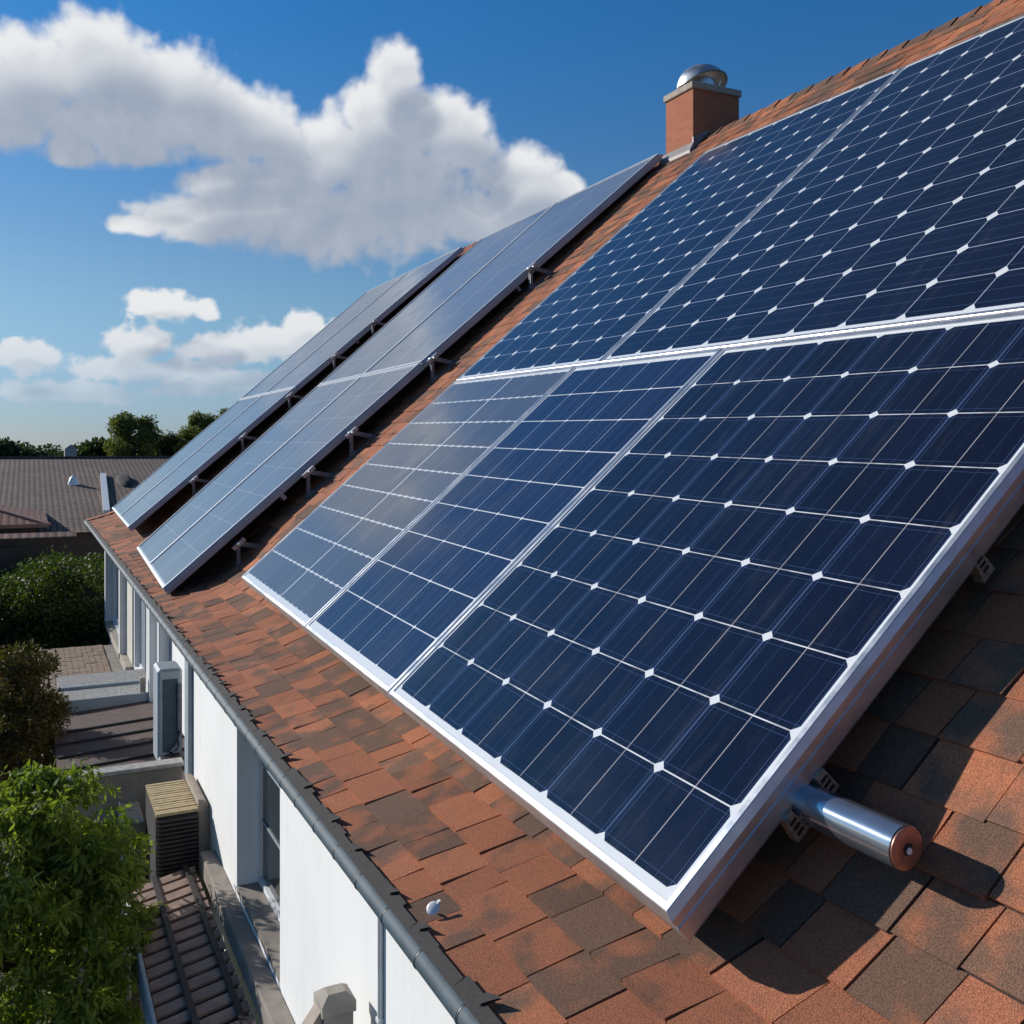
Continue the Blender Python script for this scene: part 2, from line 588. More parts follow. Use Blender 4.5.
def mat_tiles(name, c0, c1, tw=0.30, th=0.34):
    """pantile roof: rolls across, courses down"""
    m, t, b = new_mat(name)
    uvn = N(t, 'ShaderNodeUVMap')
    sp = N(t, 'ShaderNodeSeparateXYZ')
    t.links.new(uvn.outputs[0], sp.inputs[0])
    row = mathn(t, 'DIVIDE', sp.outputs[1], th)
    uu = mathn(t, 'DIVIDE', sp.outputs[0], tw)
    fu, fv = mathn(t, 'FRACT', uu), mathn(t, 'FRACT', row)
    cm = N(t, 'ShaderNodeCombineXYZ')
    t.links.new(mathn(t, 'FLOOR', uu), cm.inputs[0])
    t.links.new(mathn(t, 'FLOOR', row), cm.inputs[1])
    w = N(t, 'ShaderNodeTexWhiteNoise', noise_dimensions='2D')
    t.links.new(cm.outputs[0], w.inputs['Vector'])
    col = mixc(t, w.outputs[0], c0, c1)
    big = noise(t, 0.4, 4)
    col = mixc(t, 1.0, col, mixc(t, smooth(t, big, .3, .7), (0.75, 0.75, 0.75), (1.15, 1.15, 1.15)), 'MULTIPLY')
    gap = mathn(t, 'MAXIMUM', mathn(t, 'LESS_THAN', fv, 0.16), mathn(t, 'LESS_THAN', fu, 0.14))
    col = mixc(t, gap, col, (0.015, 0.011, 0.009))
    t.links.new(col, b.inputs['Base Color'])
    b.inputs['Roughness'].default_value = 0.85
    h = mathn(t, 'SUBTRACT', mathn(t, 'SINE', mathn(t, 'MULTIPLY', fu, math.pi)), mathn(t, 'MULTIPLY', fv, 0.8))
    bump(t, b, h, 0.4, 0.03)
    return m


M = {}
M['shingle'] = mat_shingle()
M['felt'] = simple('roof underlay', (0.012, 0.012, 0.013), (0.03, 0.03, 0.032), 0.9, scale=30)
M['felt_grey'] = simple('starter strip felt', (0.030, 0.029, 0.030), (0.05, 0.042, 0.038), 0.9, scale=90)
M['stucco'] = simple('white stucco', (0.70, 0.70, 0.685), (0.65, 0.65, 0.635), 0.85, scale=1.4, bmp=0.12, bscale=140)
def mat_stucco():
    m, t, b = new_mat('white stucco')
    co = N(t, 'ShaderNodeTexCoord').outputs['Object']
    mp = N(t, 'ShaderNodeMapping')
    mp.inputs['Scale'].default_value = (1, 5.0, 0.35)
    t.links.new(co, mp.inputs[0])
    streak = smooth(t, noise(t, 1.3, 6, 0.6, mp.outputs[0]), 0.50, 0.80)
    blot = smooth(t, noise(t, 1.1, 6, 0.65, co), 0.40, 0.75)
    col = mixc(t, blot, (0.84, 0.84, 0.825), (0.79, 0.785, 0.77))
    col = mixc(t, mathn(t, 'MULTIPLY', streak, 0.22), col, (0.42, 0.40, 0.36))
    t.links.new(col, b.inputs['Base Color'])
    b.inputs['Roughness'].default_value = 0.88
    bump(t, b, noise(t, 130, 4), 0.16, 0.01)
    return m


M['stucco'] = mat_stucco()
M['cream'] = simple('cream render', (0.60, 0.58, 0.50), (0.52, 0.50, 0.43), 0.85, scale=2, bmp=.1)
M['greypaint'] = simple('blue grey paint', (0.33, 0.38, 0.42), (0.27, 0.32, 0.36), 0.6, scale=3)
M['gutter'] = simple('blue grey zinc gutter', (0.058, 0.092, 0.118), (0.042, 0.068, 0.088), 0.65, metal=0.0, spec=0.3, scale=9, bmp=.05)
M['gutter_dark'] = simple('dark gutter joint', (0.03, 0.045, 0.055), (0.02, 0.03, 0.036), 0.5, scale=20)
M['alu'] = mat_alu('brushed aluminium', (0.66, 0.67, 0.69), 0.36)
M['alu_far'] = simple('frame with painted sky reflection', (0.40, 0.44, 0.50), (0.34, 0.38, 0.44), 0.45, metal=.35, scale=3)  # blue-grey base colour stands in for sky reflected in the frame sides
M['alu_dark'] = mat_alu('weathered aluminium', (0.34, 0.37, 0.41), 0.42)
M['white_trim'] = simple('pale anodised trim', (0.62, 0.65, 0.68), (0.55, 0.58, 0.62), 0.4, metal=.2, scale=4)
M['chrome'] = mat_alu('polished steel', (0.46, 0.51, 0.58), 0.13)
M['copper'] = simple('copper coloured end cap', (0.50, 0.24, 0.17), (0.42, 0.20, 0.15), 0.4, metal=.6, scale=30)
M['black'] = simple('black rubber', (0.010, 0.010, 0.011), None, 0.6)
M['brass'] = simple('tan galvanised clamp', (0.50, 0.38, 0.28), (0.30, 0.21, 0.15), 0.45, metal=.4, scale=35)
M['zinc'] = simple('galvanised bracket', (0.20, 0.22, 0.25), (0.13, 0.14, 0.16), 0.5, metal=.5, scale=14)
M['brick'] = mat_brick()
M['capstone'] = simple('grey tan stone', (0.42, 0.34, 0.27), (0.33, 0.28, 0.23), 0.85, scale=9, bmp=.2)
M['lead'] = simple('lead flashing', (0.27, 0.25, 0.24), (0.19, 0.18, 0.18), 0.6, metal=.2, scale=12)
M['white'] = simple('white frame paint', (0.78, 0.79, 0.79), (0.72, 0.73, 0.73), 0.45, scale=4)
M['plastic'] = simple('white plastic', (0.82, 0.82, 0.80), (0.75, 0.75, 0.73), 0.35, scale=20)
M['stone'] = simple('beige stone', (0.40, 0.36, 0.30), (0.31, 0.28, 0.235), 0.9, scale=6, bmp=.25)
M['concrete'] = simple('tan concrete', (0.30, 0.26, 0.22), (0.23, 0.20, 0.17), 0.9, scale=5, bmp=.2)
M['slat'] = simple('brown slat', (0.32, 0.21, 0.16), (0.23, 0.15, 0.118), 0.65, scale=8, bmp=.1)
M['slat_dark'] = simple('dark brown beam', (0.035, 0.027, 0.025), (0.02, 0.016, 0.015), 0.7, scale=8)
M['louvre'] = simple('dark louvre metal', (0.060, 0.053, 0.055), (0.042, 0.037, 0.040), 0.5, metal=.2, scale=8)
M['straw'] = simple('weathered straw coloured slat', (0.52, 0.41, 0.23), (0.38, 0.29, 0.16), 0.8, scale=22)
M['beigebox'] = simple('beige painted metal', (0.37, 0.32, 0.26), (0.33, 0.285, 0.235), 0.6, scale=3)
M['redboard'] = simple('dark red brown roofing', (0.090, 0.052, 0.042), (0.062, 0.038, 0.032), 0.8, scale=5, bmp=.2)
M['coping'] = simple('pale coping', (0.42, 0.40, 0.37), (0.30, 0.285, 0.265), 0.8, scale=14)
M['gravel'] = simple('grey gravel roofing', (0.22, 0.22, 0.22), (0.40, 0.39, 0.37), 0.95, scale=28, bmp=.6, bscale=90)
M['tiled'] = simple('tan paving', (0.30, 0.21, 0.15), (0.20, 0.14, 0.105), 0.9, scale=7, bmp=.4, bscale=50)
M['bark'] = simple('bark', (0.085, 0.06, 0.042), (0.05, 0.035, 0.026), 0.95, scale=16, bmp=.6)
M['grass'] = simple('lawn and earth', (0.045, 0.055, 0.022), (0.075, 0.065, 0.038), 0.95, scale=.25, bmp=.3, bscale=8)
M['tilebrown'] = mat_tiles('brown roof tiles', (0.235, 0.145, 0.098), (0.160, 0.100, 0.068), .21, .42)
M['tilered'] = mat_tiles('red roof tiles', (0.34, 0.125, 0.080), (0.26, 0.10, 0.066), 0.22, 0.2)
M['tilepink'] = mat_tiles('old pink tiles', (0.42, 0.21, 0.15), (0.28, 0.14, 0.105), 0.25, 0.5)
M['darkwall'] = simple('brown house wall', (0.10, 0.075, 0.06), (0.08, 0.06, 0.05), 0.9, scale=2)
M['curtain'] = simple('blue grey blind', (0.16, 0.20, 0.25), (0.10, 0.13, 0.17), 0.7, scale=12)


def mat_glass():
    m, t, b = new_mat('dark window glass')
    b.inputs['Base Color'].default_value = (0.014, 0.018, 0.018, 1)
    n1 = noise(t, 1.5, 3)
    t.links.new(smooth(t, n1, .3, .7, .03, .08), b.inputs['Roughness'])
    bump(t, b, noise(t, 0.9, 2), .04, .05)
    return m


M['glass'] = mat_glass()

# ------------------------------------------------------------------ ground
g = MB()
for (r0, r1) in ((0, 60), (60, 400), (400, 6000)):
    n = 48
    for k in range(n):
        a, b_ = 2 * math.pi * k / n, 2 * math.pi * (k + 1) / n
        p = [(r0 * math.cos(a), r0 * math.sin(a), 0), (r1 * math.cos(a), r1 * math.sin(a), 0), (r1 * math.cos(b_), r1 * math.sin(b_), 0), (r0 * math.cos(b_), r0 * math.sin(b_), 0)]
        g.poly(p[1:] if False else (p if r0 else p[:3]))
go = g.build('ground', M['grass'], None, (0, 0, 0))
go['kind'] = 'structure'

# ------------------------------------------------------------------ the house
Y0, Y1 = -4.0, 29.7
PROF = [(1.42, 5.22), (2.15, 5.43), (2.35, 5.545), (2.6, 5.755), (2.8, 5.975), (3.0, 6.19), (9.68, 12.202)]
SEG = []
s_acc = 0.0
for (xa, za), (xb, zb) in zip(PROF[:-1], PROF[1:]):
    L = math.hypot(xb - xa, zb - za)
    SEG.append((s_acc, L, xa, za, (xb - xa) / L, (zb - za) / L))
    s_acc += L
SLEN = s_acc


def roofpt(s, y, h=0.0):
    for (s0, L, xa, za, cx, cz) in SEG:
        if s <= s0 + L or s0 + L >= SLEN - 1e-6:
            d = s - s0
            return Vector((xa + cx * d - cz * h, y, za + cz * d + cx * h))


house = thing('house', (1.55, 12, 0), 'white rendered house with a red brown shingle roof carrying the solar panels', 'house')

# roof slab (underlay colour on top, both slopes)
rb = MB()
outer = [(x, z) for x, z in PROF] + [(19.36 - x, z) for x, z in reversed(PROF[:-1])]
inner = [(x + (0.03 if i == 0 else 0), z - 0.13) for i, (x, z) in enumerate(PROF)] + [(19.36 - x, z - 0.13) for x, z in reversed(PROF[:-1])]
ringA = [(x, Y0, z) for x, z in outer] + [(x, Y0, z) for x, z in reversed(inner)]
ringB = [(x, Y1, z) for x, z in outer] + [(x, Y1, z) for x, z in reversed(inner)]
rb.loft([ringA, ringB], False, False)
no = len(outer)
for k in range(no - 1):
    for yy in (Y0, Y1):
        rb.poly([(outer[k][0], yy, outer[k][1]), (outer[k + 1][0], yy, outer[k + 1][1]), (inner[k + 1][0], yy, inner[k + 1][1]), (inner[k][0], yy, inner[k][1])])
roof = rb.build('roof', M['felt'], house)

# shingle tabs
sb = MB()
cols = []
EXPO = 0.235
ncourse = int(SLEN / EXPO) + 1
for c in range(ncourse):
    s0 = c * EXPO - 0.03
    y = Y0 - rng.uniform(0, .3)
    while y < Y1:
        w = rng.choice((0.20, 0.25, 0.27, 0.30, 0.33, 0.37))
        w *= rng.uniform(.92, 1.08)
        ya, yb = y + 0.004, y + w - 0.005
        y += w
        far = ya > 13
        if yb < Y0 or ya > Y1 - .01:
            continue
        ya, yb = max(ya, Y0), min(yb, Y1)
        thick = rng.choice((0.010, 0.012, 0.016, 0.019)) + rng.uniform(0, .003)
        cut = max(0.0, min(0.05, (2.35 - y) * 0.05)) if c > 4 else 0.0
        sa, sb_ = s0 + cut + rng.uniform(-.002, .002), s0 + EXPO + 0.012
        sb_ = min(sb_, SLEN)
        if sa >= sb_ - .02:
            continue
        sk = 0.10 * (sb_ - sa) + rng.uniform(-.006, .006)
        lift = rng.uniform(0, .004)
        hA, hB = thick + lift, 0.006
        p = [roofpt(sa, ya, hA), roofpt(sa, yb, hA + rng.uniform(-.002, .002)), roofpt(sb_, yb - sk, hB), roofpt(sb_, ya - sk, hB)]
        q = [roofpt(sa, ya, 0.0005), roofpt(sa, yb, 0.0005)]
        r = [roofpt(sb_, ya - sk, 0.0005), roofpt(sb_, yb - sk, 0.0005)]
        sb.poly(p)
        sb.poly([q[0], q[1], p[1], p[0]])
        sb.poly([r[0], q[0], p[0], p[3]])
        sb.poly([q[1], r[1], p[2], p[1]])
        blend = rng.choice((0.18, 0.34, 0.46, 0.56, 0.64, 0.72, 0.80, 0.9)) + rng.uniform(-.07, .07)
        tint = (blend, rng.uniform(0.25, 0.85), rng.random(), 1)
        cols += [tint] * 16
sb.cols = cols
sb.build('shingle_course', M['shingle'], roof)

# back slope covering, rake strip and ridge caps
bk = MB()
bcol = []
for k in range(len(PROF) - 1):
    (xa, za), (xb, zb) = PROF[k], PROF[k + 1]
    bk.poly([(19.36 - xa, Y0, za + .012), (19.36 - xa, Y1, za + .012), (19.36 - xb, Y1, zb + .012), (19.36 - xb, Y0, zb + .012)])
    bcol += [(.6, .5, .5, 1)] * 4
bk.cols = bcol
bk.build('back_slope', M['shingle'], roof)

rk = MB()
rcol = []
k = 0
s = 0.0
while s < SLEN - .05:
    e = min(s + .30, SLEN)
    h0, h1 = .046, .030
    ya, yb = Y1 - .55, Y1 + .04
    a = [roofpt(s, ya, h0), roofpt(s, yb, h0), roofpt(e, yb, h1), roofpt(e, ya, h1)]
    b_ = [roofpt(s, ya, .02), roofpt(s, yb, -.10), roofpt(e, yb, -.10), roofpt(e, ya, .02)]
    for f in ([a[0], a[1], a[2], a[3]], [b_[0], b_[1], a[1], a[0]], [b_[1], b_[2], a[2], a[1]], [b_[3], b_[0], a[0], a[3]]):
        rk.poly(f)
        rcol += [(rng.choice((.5, .7, .8)), rng.uniform(.3, .7), rng.random(), 1)] * 4 if f is a else [(.7, .5, .5, 1)] * 4
    s = e
rk.cols = rcol
rk.build('rake_strip', M['shingle'], roof)

rc = MB()
rcol = []
y = Y0
ux, uz = SEG[-1][4], SEG[-1][5]
while y < Y1:
    L = rng.uniform(.30, .36)
    w = .17
    h0, h1 = rng.uniform(.040, .060), rng.uniform(.022, .032)      # the end nearer the street sits on the next cap
    ap0, ap1 = Vector((9.68, y, 12.202 + h0)), Vector((9.68, y + L + .04, 12.202 + h1))
    l0 = Vector((9.68 - ux * w, y, 12.202 - uz * w + h0 - .012)); l1 = Vector((9.68 - ux * w, y + L + .04, 12.202 - uz * w + h1 - .008))
    r0 = Vector((9.68 + ux * w, y, 12.202 - uz * w + h0 - .012)); r1 = Vector((9.68 + ux * w, y + L + .04, 12.202 - uz * w + h1 - .008))
    dn = Vector((0, 0, -.028))
    t3 = (rng.choice((.15, .4, .6)), rng.uniform(.1, .6), rng.random(), 1)
    for f in ([l0, ap0, ap1, l1], [ap0, r0, r1, ap1], [l0 + dn, l0, l1, l1 + dn], [l0 + dn, ap0 + dn, ap0, l0], [ap0 + dn, r0 + dn, r0, ap0], [r0, r0 + dn, r1 + dn, r1]):
        rc.poly(f)
        rcol += [t3] * 4
    y += L
rc.cols = rcol
rc.build('ridge_cap', M['shingle'], roof)

# grey starter strip plus ragged dark flakes standing in for tab shadows at the eave
st = MB()
y = Y0
while y < Y1:
    w = rng.uniform(.12, .30)
    d = rng.uniform(.012, .04)
    st.hexa([roofpt(0, y, .026) + Vector((-.03, 0, -.014)), roofpt(0, y + w, .026) + Vector((-.03, 0, -.014)), roofpt(d, y + w, .030), roofpt(d, y, .030),
             roofpt(0, y, .030) + Vector((-.03, 0, -.014)), roofpt(0, y + w, .030) + Vector((-.03, 0, -.014)), roofpt(d, y + w, .034), roofpt(d, y, .034)])
    y += w
y = -1.0
while y < 16:
    a, b_ = rng.uniform(.03, .09), rng.uniform(.03, .09)
    p = [roofpt(.0, y, .04), roofpt(.0, y + a, .04), roofpt(b_ * .6, y + a * .9, .042), roofpt(b_, y + a * .1 - .05, .05), roofpt(b_ * .4, y - .02, .045)]
    st.poly(p)
    st.poly([q + Vector((0, 0, -.008)) for q in reversed(p)])
    y += rng.uniform(.25, .7)
st.build('starter_strip_tab_shadow', M['felt_grey'], roof)


# walls
def wall_grid(mb, x0, x1, y0, y1, z0, z1, holes):
    ys = sorted({y0, y1, *[h[0] for h in holes], *[h[1] for h in holes]})
    zs = sorted({z0, z1, *[h[2] for h in holes], *[h[3] for h in holes]})

    def solid(i, j):
        if i < 0 or j < 0 or i >= len(ys) - 1 or j >= len(zs) - 1:
            return False
        cy, cz = (ys[i] + ys[i + 1]) / 2, (zs[j] + zs[j + 1]) / 2
        return not any(h[0] < cy < h[1] and h[2] < cz < h[3] for h in holes)
    for i in range(len(ys) - 1):
        for j in range(len(zs) - 1):
            if not solid(i, j):
                continue
            a, b_, c, d = ys[i], ys[i + 1], zs[j], zs[j + 1]
            mb.poly([(x0, a, c), (x0, a, d), (x0, b_, d), (x0, b_, c)])
            mb.poly([(x1, a, c), (x1, b_, c), (x1, b_, d), (x1, a, d)])
            if not solid(i - 1, j):
                mb.poly([(x0, a, c), (x1, a, c), (x1, a, d), (x0, a, d)])
            if not solid(i + 1, j):
                mb.poly([(x0, b_, c), (x0, b_, d), (x1, b_, d), (x1, b_, c)])
            if not solid(i, j - 1):
                mb.poly([(x0, a, c), (x0, b_, c), (x1, b_, c), (x1, a, c)])
            if not solid(i, j + 1):
                mb.poly([(x0, a, d), (x1, a, d), (x1, b_, d), (x0, b_, d)])


wb = MB()
wall_grid(wb, 1.55, 1.84, Y0 + .3, 11.02, 0, 5.19, [(6.73, 8.29, 3.5, 5.10)])
wb.build('wall', M['stucco'], house)
wf = MB()
wall_grid(wf, 1.86, 2.1, 11.02, 28.1, 0, 5.19, [(22.4, 26.4, 2.9, 5.0), (16.9, 20.6, 2.9, 4.75), (12.7, 13.3, 4.55, 5.05)])
wf.build('wall', M['stucco'], house)
gw = MB()      # gable walls and the back wall
for yy in (Y0 + .3, 28.1):
    gw.poly([(2.1, yy, 0), (17.5, yy, 0), (17.5, yy, 5.19), (16.26, yy, 6.0), (9.68, yy, 11.9), (3.1, yy, 6.0), (2.1, yy, 5.19)])
gw.poly([(17.5, Y0 + .3, 0), (17.5, 28.1, 0), (17.5, 28.1, 5.19), (17.5, Y0 + .3, 5.19)])
gw.build('gable_wall', M['stucco'], house)
cr = MB()      # cream panel between the far windows, and white posts
cr.box((1.83, 20.75, 2.9), (1.857, 22.25, 4.9))
cr.build('cream_panel', M['cream'], house)
for (ya, yb) in ((26.45, 26.75), (22.05, 22.38), (16.35, 16.85), (15.1, 15.35)):
    pp = MB()
    pp.box((1.70, ya, 2.75), (1.855, yb, 5.15), bev=.012)
    pp.build('post', M['white'], house)


def window(y0, y1, z0, z1, xg, nv, nh, fw=.05, pane=None, blind=False):
    f = MB()
    f.box((xg - .04, y0, z0), (xg + .04, y0 + fw, z1))
    f.box((xg - .04, y1 - fw, z0), (xg + .04, y1, z1))
    f.box((xg - .038, y0 + fw, z0), (xg + .038, y1 - fw, z0 + fw))
    f.box((xg - .038, y0 + fw, z1 - fw), (xg + .038, y1 - fw, z1))
    w = f.build('window', M['white'], house)
    p = MB()
    p.box((xg - .006, y0 + fw - .01, z0 + fw - .01), (xg + .006, y1 - fw + .01, z1 - fw + .01))
    p.build('pane', pane or M['glass'], w)
    for k in range(nv):
        mm = MB()
        y = y0 + fw + (y1 - y0 - 2 * fw) * (k + 1) / (nv + 1)
        mm.box((xg - .018, y - .010, z0 + fw), (xg - .007, y + .010, z1 - fw))
        mm.build('glazing_bar_reflection_line', M['greypaint'], w)
    for k in range(nh):
        mm = MB()
        z = z0 + fw + (z1 - z0 - 2 * fw) * (k + 1) / (nh + 1)
        mm.box((xg - .0165, y0 + fw, z - .009), (xg - .007, y1 - fw, z + .009))
        mm.build('glazing_bar_reflection_line', M['greypaint'], w)
    return w


window(6.732, 8.288, 3.56, 5.098, 1.76, 1, 2, .055)  # bars of this window stand in for faint reflection lines in its glass
window(22.402, 26.398, 2.902, 4.998, 1.98, 2, 0, .07)
window(16.902, 20.598, 2.902, 4.748, 1.98, 3, 0, .07, M['curtain'])
window(12.702, 13.298, 4.552, 5.048, 1.98, 0, 0, .05)
sl = MB()      # stone ledge under the windows
sl.box((1.41, 4.6, 3.30), (1.548, 9.35, 3.47), bev=.008)
sl.box((1.552, 6.735, 3.42), (1.72, 8.285, 3.555))
sl.build('ledge', M['concrete'], house)
sl2 = MB()
sl2.box((1.70, 20.7, 2.72), (1.856, 26.9, 2.88), bev=.01)
sl2.build('ledge', M['stone'], house)
# corner pilaster where the two wall planes meet
pl = MB()
pl.box((1.50, 10.72, 0.0), (1.548, 11.0, 5.17), bev=.008)
pl.build('pilaster', M['greypaint'], house)

# gutter: rolled zinc with joints, hooks and a thin white downpipe
gt = MB()
gp = []
for j in range(14):
    t_ = 2 * math.pi * j / 14
    gp.append((1.408 + .058 * math.cos(t_), 5.186 + .050 * math.sin(t_)))
gt.loft([[(x, y, z) for x, z in gp] for y in (Y0 - .02, Y1 + .02)])
gutter = gt.build('gutter', M['gutter'], house, smooth=True)
gj = MB()
for dy, rr, ln in ((0, 1.03, .008), (.009, 1.055, .016)):
    gj.loft([[(1.408 + (x - 1.408) * rr, y_, 5.186 + (z - 5.186) * rr) for x, z in gp] for y_ in (dy, dy + ln)], m=0 if dy == 0 else 1)
joint = gj.build('gutter_joint', [M['gutter_dark'], M['gutter']], gutter, smooth=True)
y = .6
joint.location.y = y
while y < 28:
    y += .40 + rng.uniform(-.07, .07)
    c = joint.copy()
    COL.objects.link(c)
    c.parent = gutter
    c.location.y = y
dp = MB()
dp.tube([(1.535, 4.54, 3.48), (1.535, 4.54, 5.12)], .0145, 10)
for z in (3.7, 4.4):
    dp.box((1.518, 4.52, z), (1.552, 4.56, z + .02))
dp.build('downpipe', M['white'], house, smooth=True)

# chimney on the ridge
cx, cy, cz = 9.41, 12.49, 11.955
ch = MB()
ch.box((cx, cy, 11.3), (cx + .92, cy + .73, cz + .98))
chim = ch.build('chimney', M['brick'], house)
cp = MB()
cp.box((cx - .035, cy - .035, cz + .982), (cx + .955, cy + .765, cz + 1.09), bev=.012)
cp.build('chimney_cap', M['capstone'], chim)
fl = MB()
fl.hexa([(cx - .10, cy - .05, cz - .08), (cx - .001, cy - .05, cz + .01), (cx - .001, cy + .79, cz + .01), (cx - .10, cy + .79, cz - .08),
         (cx - .10, cy - .05, cz - .02), (cx - .02, cy - .05, cz + .12), (cx - .02, cy + .79, cz + .12), (cx - .10, cy + .79, cz - .02)])
fl.hexa([(cx - .02, cy - .04, cz - .03), (cx + .26, cy - .04, cz + .2), (cx + .26, cy - .002, cz + .2), (cx - .02, cy - .002, cz - .03),
         (cx - .02, cy - .035, cz + .2), (cx + .26, cy - .035, cz + .34), (cx + .26, cy - .002, cz + .34), (cx - .02, cy - .002, cz + .2)])
fl.build('flashing', M['lead'], chim)
cw_ = MB()
ccx, ccy, cz1 = cx + .46, cy + .37, cz + 1.09
cw_.lathe((ccx, ccy, cz1), [(.22, .002), (.22, .20), (.17, .21)], 28)
# half-round hood, open below
hood = []
for k in range(8):
    ph = k / 7 * math.pi / 2
    hood.append((.41 * math.cos(ph) ** .8 + .004, .08 + .36 * math.sin(ph)))
rings = [[(ccx + r * math.cos(t_), ccy + r * math.sin(t_), cz1 + z + .17 * max(0, math.cos(t_ - 4.9)) * max(0, 1 - (z - .08) / .2)) for t_ in [2 * math.pi * j / 32 for j in range(32)]] for r, z in hood]
rings_in = [[(ccx + (p[0] - ccx) * .94, ccy + (p[1] - ccy) * .94, p[2] - .012) for p in r] for r in rings]
cw_.loft(list(reversed(rings_in)) + rings, True, True)
for a in (0.4, 2.0, 3.5, 5.1):
    cw_.bar((ccx + .30 * math.cos(a), ccy + .30 * math.sin(a), cz1), (ccx + .335 * math.cos(a), ccy + .335 * math.sin(a), cz1 + .12), .035, .012)
cw_.build('cowl', M['alu'], chim, smooth=True)

# ------------------------------------------------------------------ solar panels
TS = .888
TH = math.atan(TS)
NRM = Vector((-math.sin(TH), 0, math.cos(TH)))


def frame_sweep(mb, quad, prof, nrm):
    """sweep a closed cross-section (outward o, along normal n) round the quad with mitres"""
    q = [Vector(p) for p in quad]
    n4 = len(q)
    offs = []
    for i in range(n4):
        e0 = (q[i] - q[i - 1]).normalized()
        e1 = (q[(i + 1) % n4] - q[i]).normalized()
        o0, o1 = e0.cross(nrm), e1.cross(nrm)
        mit = (o0 + o1) / (1 + o0.dot(o1))
        offs.append(mit)
    rings = [[q[i] + offs[i] * o + nrm * h for o, h in prof] for i in range(n4)]
    rings.append(rings[0])
    mb.loft(rings, False, False)


def panel(label, group, quad, ncol, nrow, style, margins, depth=.15, lip=.028, rimtop=0.0, mat_frame='alu'):
    """quad: bottom-near, bottom-far, top-far, top-near (counter-clockwise seen from outside)"""
    q = [Vector(p) for p in quad]
    # orientation so that cross gives outward
    base = (q[0] + q[1] + q[2] + q[3]) / 4
    root = thing('solar_panel', base, label, 'solar panel', group)
    fr = MB()
    qq = list(q)
    if ((qq[1] - qq[0]).cross(qq[2] - qq[1])).dot(NRM) < 0:
        qq = list(reversed(qq))
    c = .030
    prof = [(-lip, -.010), (-lip, 0), (-.004, 0), (.0, -.003), (.012, -c - .004), (.012, -.062), (.008, -.066), (.008, -.072), (.012, -.076),
            (.012, -depth + .012), (.006, -depth), (-.030, -depth), (-.030, -depth + .004), (-.002, -depth + .006), (-.006, -.02)]
    prof = list(reversed(prof))
    frame_sweep(fr, qq, prof + [prof[0]], NRM)
    fr.build('frame', M[mat_frame], root)
    if mat_frame == 'alu_far':
        tr = MB()
        frame_sweep(tr, qq, [(-lip, .001), (-lip, .004), (.006, .004), (.006, .001), (-lip, .001)], NRM)
        tr.build('edge_trim', M['white_trim'], root)
    gl = MB()
    d = [p - NRM * .008 for p in q]

    def bil(a, b_):
        return d[0] * (1 - a) * (1 - b_) + d[1] * a * (1 - b_) + d[2] * a * b_ + d[3] * (1 - a) * b_
    W = ((q[1] - q[0]).length + (q[2] - q[3]).length) / 2
    H = ((q[3] - q[0]).length + (q[2] - q[1]).length) / 2
    mb_, mt, ms = margins
    cw, chh = (W - 2 * ms) / ncol, (H - mb_ - mt) / nrow
    e = .006
    ea, eb = e / W, e / H
    K = 6
    uv = []
    for i in range(K):
        for j in range(K):
            a0, a1 = ea + (1 - 2 * ea) * i / K, ea + (1 - 2 * ea) * (i + 1) / K
            b0, b1 = eb + (1 - 2 * eb) * j / K, eb + (1 - 2 * eb) * (j + 1) / K
            gl.poly([bil(a0, b0), bil(a1, b0), bil(a1, b1), bil(a0, b1)])
            for a, b_ in ((a0, b0), (a1, b0), (a1, b1), (a0, b1)):
                uv.append(((a * W - ms) / cw, (b_ * H - mb_) / chh))
    # uv order must follow the face winding; make faces look outward
    gl.uv = uv
    f0 = gl.f[0]
    v = [Vector(gl.v[k]) for k in f0]
    if ((v[1] - v[0]).cross(v[2] - v[1])).dot(NRM) < 0:
        gl.f = [tuple(reversed(f)) for f in gl.f]
        uv2 = []
        for k in range(len(gl.f)):
            uv2 += list(reversed(uv[4 * k:4 * k + 4]))
        gl.uv = uv2
    gl.build('cell_glass', mat_cells('solar cells ' + style, ncol, nrow, cw, chh, style), root)
    bs = MB()
    u = [p - NRM * .03 for p in q]
    bs.poly(list(reversed(u)) if ((u[1] - u[0]).cross(u[2] - u[1])).dot(NRM) > 0 else u)
    bs.build('backsheet', M['black'], root)
    return root


# near array: local frame turned 1.6 degrees in its plane
PH = R(1.6)
S_ = Vector((math.cos(TH), 0, math.sin(TH)))
Y_ = Vector((0, 1, 0))
E_S = (S_ * math.cos(PH) - Y_ * math.sin(PH))
E_Y = (Y_ * math.cos(PH) + S_ * math.sin(PH))
OA = Vector((1.924, 2.70, 5.641))


def A(a, b_):
    return OA + E_S * a + E_Y * b_


gp_ = .012
RL, TP = 3.39, 8.29
GA = 'panels of the near array'


def aq(a0, a1, b0, b1):
    return [A(a0, b0), A(a0, b1), A(a1, b1), A(a1, b0)]


